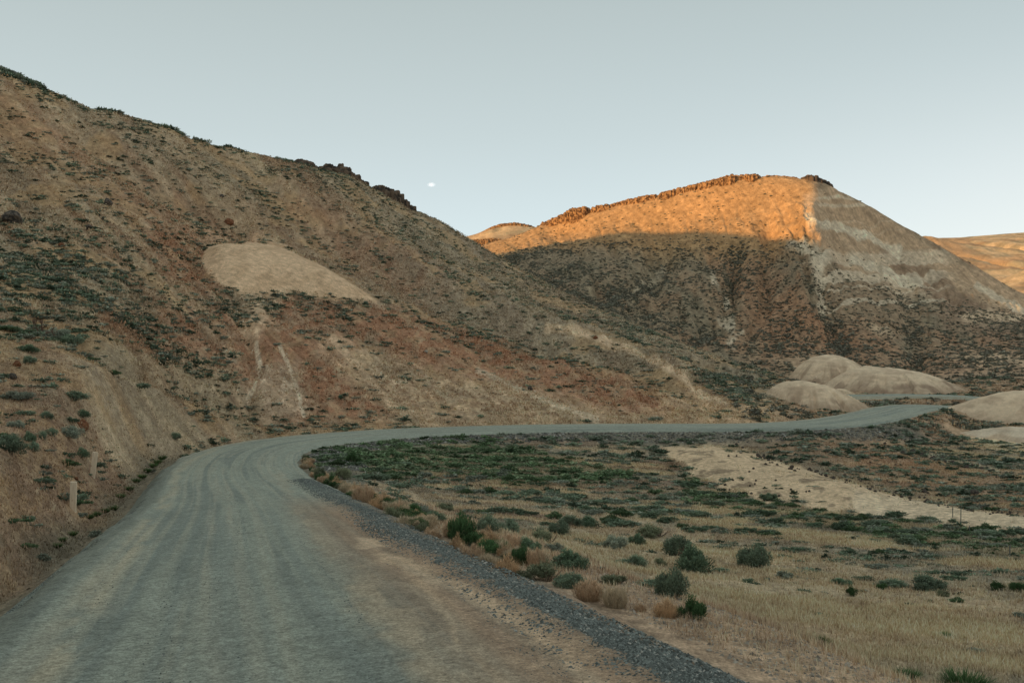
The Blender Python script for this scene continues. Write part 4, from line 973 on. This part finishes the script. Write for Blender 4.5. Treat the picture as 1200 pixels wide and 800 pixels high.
colr = c[i, j]*(.5+1.1*g_.random((n, 1)))
stones('bank_stones', x, y, z, size, colr, 'loose stones and clods on the bank left of the road', 50)

def rock_mesh(seed, sub=2):
    import bmesh
    bm = bmesh.new(); bmesh.ops.create_icosphere(bm, subdivisions=sub, radius=1); r = np.random.default_rng(seed)
    pl = r.normal(size=(9, 3)); pl /= np.linalg.norm(pl, axis=1)[:, None]; dd = .6+.3*r.random(9)
    for v in bm.verts:
        p = np.array(v.co)
        for q in range(9):
            e_ = p@pl[q]-dd[q]
            if e_ > 0: p = p-pl[q]*e_
        p = p*(1+r.normal()*.03); v.co = p
    me = bpy.data.meshes.new('rock'); bm.to_mesh(me); bm.free(); return me
RK = [rock_mesh(600+i, 3) for i in range(5)]; RKd = [m.copy() for m in RK]; RKr = [m.copy() for m in RK]; RKp = [m.copy() for m in RK]
for m in RKd: m.materials.append(M_rock)
for m in RKr: m.materials.append(M_rockr)
for m in RKp: m.materials.append(M_rockp)
def rock(name, px, py, wpx, hpx, src, label, group=None, k=0, lev=(0, 16)):
    x, y, z = hit(px, py, lev); o = bpy.data.objects.new(name, src[k % 5]); COL.objects.link(o)
    w_ = wpx/F*y/2; o.scale = (w_, w_*random.uniform(.7, 1), hpx/F*y/1.5); o.location = (x, y, z+hpx/F*y*.3); o.rotation_euler = (0, 0, random.random()*.9)
    return tag(o, label, 'rock', group)
rock('boulder', 15, 261, 24, 15, RKd, 'big dark brown boulder high on the left hillside at the picture edge', k=0)
rock('boulder', 126, 241, 12, 9, RKd, 'dark boulder on the upper left hillside, right of the big one', k=1)
rock('boulder', 269, 263, 12, 8, RKr, 'reddish boulder just above the bare clay mound on the left hillside', k=2)
rock('boulder', 260, 231, 6, 4, RKd, 'small dark boulder above the reddish boulder on the left hillside', k=3)
rock('boulder', 104, 268, 9, 5, RKd, 'flat dark boulder between the big boulder and the clay mound', k=4)
rock('boulder', 72, 289, 8, 5, RKr, 'small red boulder among sagebrush below the big dark boulder', k=0)
rock('boulder', 20, 429, 10, 7, RKr, 'orange-red boulder near the left picture edge above a dark one', k=1)
rock('boulder', 15, 444, 11, 8, RKd, 'dark boulder near the left picture edge below an orange-red one', k=2)
rock('boulder', 96, 502, 15, 12, RKr, 'brown boulder half hidden by sagebrush on the bank above the wooden posts', k=3)
rock('boulder', 499, 414, 6, 4, RKp, 'pale boulder on the red soil of the left hillside', k=4)
rock('boulder', 621, 457, 8, 5, RKd, 'dark boulder low on the hillside above the straight part of the road', k=0)
rock('boulder', 698, 397, 6, 4, RKr, 'red-brown boulder beside the pale track on the hillside', k=1)
rock('boulder', 89, 562, 7, 4, RKr, 'small tan stone block between the two wooden posts')
def rock_line(pts, n, spread, wr_, label, group, src, lev=(0, 5.6)):
    pts = np.array(pts, float); seg = np.hypot(*np.diff(pts, axis=0).T); cs = np.concatenate([[0], np.cumsum(seg)])
    for k in range(n):
        u = random.random()*cs[-1]; px = np.interp(u, cs, pts[:, 0]); py = np.interp(u, cs, pts[:, 1])+random.gauss(0, spread)
        w_ = wr_*random.uniform(.5, 1.5); rock('rock', px, py, w_, w_*.6, src, label, group, k, lev)
rock_line([(883,534),(940,550),(1000,565),(1060,582),(1110,592),(1170,600),(1205,606)], 150, 2.0, 3.3, 'dark basalt rock in the line along the upper edge of the bare clay wash', 'dark rocks lining the clay wash', RKd)
rock_line([(1050,525),(1083,534),(1120,544),(1170,554)], 45, 1.3, 4.2, 'dark basalt rock in the short line above the clay wash', 'dark rocks in the short upper line', RKd)
for k in range(60):
    rock('rock', random.uniform(840, 1190), random.uniform(512, 585), random.uniform(2, 4.5), 2.4, RKd, 'dark rock strewn on the brown slope above the clay wash', 'dark rocks strewn above the clay wash', k, (2, 5.5))
rock('boulder', 1142, 579, 10, 7, RKd, 'dark boulder alone on the brown slope above the right part of the wash', k=2)
rock('boulder', 1083, 577, 7, 5, RKd, 'dark boulder just above the rock line of the wash', k=3)
rock('boulder', 868, 531, 4, 3, RKp, 'white stone in the rough grass below the straight road', k=4)
rock('boulder', 645, 531, 4, 3, RKp, 'white stone among green scrub inside the bend', k=0)

# ------------------------------------------------------------------ posts
def post_mesh(w_, d_, h_):
    import bmesh
    bm = bmesh.new(); bmesh.ops.create_cube(bm, size=1)
    for v in bm.verts: v.co.x *= w_; v.co.y *= d_; v.co.z = (v.co.z+.5)*h_-.25
    bmesh.ops.bevel(bm, geom=bm.edges[:], offset=.006, segments=2, affect='EDGES')
    bmesh.ops.subdivide_edges(bm, edges=[e_ for e_ in bm.edges if abs(e_.verts[0].co.z-e_.verts[1].co.z) > .3], cuts=6)
    for v in bm.verts: v.co.x += (vnoise(np.array([v.co.z*3]), np.array([v.co.y*9]), 7)[0]-.5)*.006
    me = bpy.data.meshes.new('wooden_post'); bm.to_mesh(me); bm.free(); return me
M_post, nt, b = nodes_mat('weathered_wood'); tc = nt.nodes.new('ShaderNodeTexCoord'); mp = nt.nodes.new('ShaderNodeMapping'); mp.inputs['Scale'].default_value = (30, 30, 2.2)
nn = nt.nodes.new('ShaderNodeTexNoise'); nn.inputs['Scale'].default_value = 1.6; nn.inputs['Detail'].default_value = 6; rp = nt.nodes.new('ShaderNodeValToRGB')
rp.color_ramp.elements[0].position = .3; rp.color_ramp.elements[0].color = (.60,.46,.32,1); rp.color_ramp.elements[1].position = .7; rp.color_ramp.elements[1].color = (.85,.71,.54,1)
nt.links.new(tc.outputs['Object'], mp.inputs[0]); nt.links.new(mp.outputs[0], nn.inputs[0]); nt.links.new(nn.outputs[0], rp.inputs[0]); nt.links.new(rp.outputs[0], b.inputs['Base Color'])
for (px, py, hpx, wpx, tilt, label) in ((85.5, 597, 31, 6.8, .03, 'short square wooden post on the left bank, the one nearer the road and camera'), (108.5, 558, 27, 5.4, .12, 'short leaning wooden post on the left bank, the one farther up the road')):
    x, y, z = hit(px, py, (0, 5)); h_ = hpx/F*y; w_ = wpx/F*y
    o = link('wooden_post', post_mesh(w_, w_*.8, h_+.25), M_post); o.location = (x, y, z+.06); o.rotation_euler = (.03, tilt, .25); tag(o, label, 'post')
M_metal, nt, b = nodes_mat('weathered_steel'); b.inputs['Base Color'].default_value = (.16,.18,.17,1); b.inputs['Roughness'].default_value = .6; b.inputs['Metallic'].default_value = .5
def tpost(h_):
    import bmesh
    bm = bmesh.new()
    for (sx, sy, ox, oy) in ((.05, .007, 0, 0), (.007, .035, 0, .019)):
        q = bmesh.ops.create_cube(bm, size=1)['verts']
        for v in q: v.co.x = v.co.x*sx+ox; v.co.y = v.co.y*sy+oy; v.co.z = (v.co.z+.5)*(h_+.3)-.3
    for k in range(int(h_/.12)):
        q = bmesh.ops.create_cube(bm, size=1)['verts']
        for v in q: v.co.x = v.co.x*.02; v.co.y = v.co.y*.010-.008; v.co.z = v.co.z*.018+.2+k*.12
    me = bpy.data.meshes.new('fence_post'); bm.to_mesh(me); bm.free(); return me
for (px, py, hpx, label) in ((1126, 615, 20, 'thin steel fence post standing before the clay wash, taller of two close together'), (1116.5, 606, 12, 'thin steel fence post standing before the clay wash, shorter of two close together'),
                             (1136, 625, 9, 'thin steel fence post in the green belt just below the clay wash'), (1183.5, 652, 13, 'thin steel fence post in the field near the right picture edge'),
                             (1077, 546, 10, 'thin steel fence post on the brown slope above the clay wash')):
    x, y, z = hit(px, py, (0, 5.5)); me = tpost(hpx/F*y); o = link('fence_post', me, M_metal); o.location = (x, y, z); o.rotation_euler = (0, .02, .4); tag(o, label, 'post')

# ------------------------------------------------------------------ small cloud
import bmesh as _bm
bm = _bm.new(); Dc = 3000
for (ox, oz, r_) in ((0, 0, 1), (-.9, -.15, .75), (.9, -.1, .8), (.35, .35, .7), (-.45, .25, .65)):
    q = _bm.ops.create_icosphere(bm, subdivisions=3, radius=r_)['verts']
    for v in q: v.co.x += ox; v.co.z = v.co.z*.7+oz
me = bpy.data.meshes.new('cloud'); bm.to_mesh(me); bm.free()
M_cloud = bpy.data.materials.new('cloud_vapour'); M_cloud.use_nodes = True; nt = M_cloud.node_tree; nt.nodes.remove(nt.nodes['Principled BSDF'])
vs = nt.nodes.new('ShaderNodeVolumeScatter'); vs.inputs['Color'].default_value = (1, 1, 1, 1); vs.inputs['Density'].default_value = .06; nt.links.new(vs.outputs[0], nt.nodes['Material Output'].inputs['Volume'])
tc = nt.nodes.new('ShaderNodeTexCoord'); ln = nt.nodes.new('ShaderNodeVectorMath'); ln.operation = 'LENGTH'; mpv = nt.nodes.new('ShaderNodeMapping'); mpv.inputs['Scale'].default_value = (.62, 1, 1.25)
nt.links.new(tc.outputs['Object'], mpv.inputs[0]); nt.links.new(mpv.outputs[0], ln.inputs[0])
mr = nt.nodes.new('ShaderNodeMapRange'); mr.inputs[1].default_value = .15; mr.inputs[2].default_value = 1.0; mr.inputs[3].default_value = .11; mr.inputs[4].default_value = 0
nt.links.new(ln.outputs['Value'], mr.inputs[0]); nt.links.new(mr.outputs[0], vs.inputs['Density']); mr.inputs[3].default_value = .05
em = nt.nodes.new('ShaderNodeEmission'); em.inputs['Color'].default_value = (.9, .93, 1, 1); ml = nt.nodes.new('ShaderNodeMath'); ml.operation = 'MULTIPLY'; ml.inputs[1].default_value = 1.2; nt.links.new(mr.outputs[0], ml.inputs[0]); nt.links.new(ml.outputs[0], em.inputs['Strength']); ads = nt.nodes.new('ShaderNodeAddShader'); nt.links.new(vs.outputs[0], ads.inputs[0]); nt.links.new(em.outputs[0], ads.inputs[1]); nt.links.new(ads.outputs[0], nt.nodes['Material Output'].inputs['Volume'])  # added white glow, keeps the cloud from turning sunlit orange
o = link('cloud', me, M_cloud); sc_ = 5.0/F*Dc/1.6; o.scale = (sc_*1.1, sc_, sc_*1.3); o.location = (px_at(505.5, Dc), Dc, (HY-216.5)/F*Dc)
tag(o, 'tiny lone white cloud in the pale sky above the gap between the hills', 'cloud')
# ------------------------------------------------------------------ camera, sky, sun
cam = bpy.data.cameras.new('camera'); co = bpy.data.objects.new('camera', cam); COL.objects.link(co)
co.location = (0, 0, 0); co.rotation_euler = (math.radians(90), 0, 0)
cam.sensor_width = 36; cam.lens = 36*F/1200; cam.shift_y = 10/1200; cam.clip_end = 20000; cam.clip_start = .1
scene.camera = co
SUN_EL = math.radians(7.6); SUN_DIR = (0.80, 0.60)       # the light travels this way
sd = bpy.data.lights.new('sun', 'SUN'); sd.energy = 5.0; sd.angle = math.radians(.5); sd.color = (1, .57, .21)
so = bpy.data.objects.new('sun', sd); COL.objects.link(so)
az = math.atan2(-SUN_DIR[0], -SUN_DIR[1])                 # bearing of the sun, clockwise from +Y
dx, dy = math.sin(az)*math.cos(SUN_EL), math.cos(az)*math.cos(SUN_EL)
import mathutils
so.rotation_euler = mathutils.Vector((dx, dy, math.sin(SUN_EL))).to_track_quat('Z', 'Y').to_euler()
w = bpy.data.worlds.new('World'); scene.world = w; w.use_nodes = True; nt = w.node_tree; L = nt.links
bg = nt.nodes['Background']
sky = nt.nodes.new('ShaderNodeTexSky'); sky.sky_type = 'NISHITA'; sky.sun_disc = False
sky.sun_elevation = SUN_EL; sky.sun_rotation = az; sky.altitude = 800; sky.dust_density = .6; sky.ozone_density = 1.5
geo = nt.nodes.new('ShaderNodeTexCoord'); sep = nt.nodes.new('ShaderNodeSeparateXYZ'); L.new(geo.outputs['Generated'], sep.inputs[0])
ramp = nt.nodes.new('ShaderNodeValToRGB'); L.new(sep.outputs['Z'], ramp.inputs[0])
e = ramp.color_ramp.elements
e[0].position = 0.0; e[0].color = (.70,.745,.735, 1); e[1].position = 1.0; e[1].color = (.40,.45,.44, 1)
for p, col in ((.10, (.62,.71,.735)), (.22, (.515,.585,.585)), (.35, (.425,.485,.475))):
    q = e.new(p); q.color = col+(1,)
# the measured pale evening haze over the physical sky
sc = nt.nodes.new('ShaderNodeVectorMath'); sc.operation = 'SCALE'; sc.inputs['Scale'].default_value = 1/0.1
gx = nt.nodes.new('ShaderNodeMapRange'); gx.interpolation_type = 'SMOOTHSTEP'; L.new(sep.outputs['X'], gx.inputs[0]); gx.inputs[1].default_value = .0; gx.inputs[2].default_value = .8
gz = nt.nodes.new('ShaderNodeMapRange'); gz.interpolation_type = 'SMOOTHSTEP'; L.new(sep.outputs['Z'], gz.inputs[0]); gz.inputs[1].default_value = .0; gz.inputs[2].default_value = .32; gz.inputs[3].default_value = 1; gz.inputs[4].default_value = 0
gm = nt.nodes.new('ShaderNodeMath'); gm.operation = 'MULTIPLY'; L.new(gx.outputs[0], gm.inputs[0]); L.new(gz.outputs[0], gm.inputs[1])
gw = nt.nodes.new('ShaderNodeMix'); gw.data_type = 'RGBA'; L.new(gm.outputs[0], gw.inputs[0]); L.new(ramp.outputs[0], gw.inputs[6]); gw.inputs[7].default_value = (.84, .82, .77, 1)
L.new(gw.outputs[2], sc.inputs[0])
mx = nt.nodes.new('ShaderNodeMix'); mx.data_type = 'RGBA'; mx.inputs[0].default_value = .85
L.new(sky.outputs[0], mx.inputs[6]); L.new(sc.outputs[0], mx.inputs[7]); L.new(mx.outputs[2], bg.inputs[0])
bg.inputs[1].default_value = .127
scene.view_settings.view_transform = 'Standard'; scene.view_settings.look = 'None'; scene.view_settings.exposure = 0
scene.render.engine = 'CYCLES'
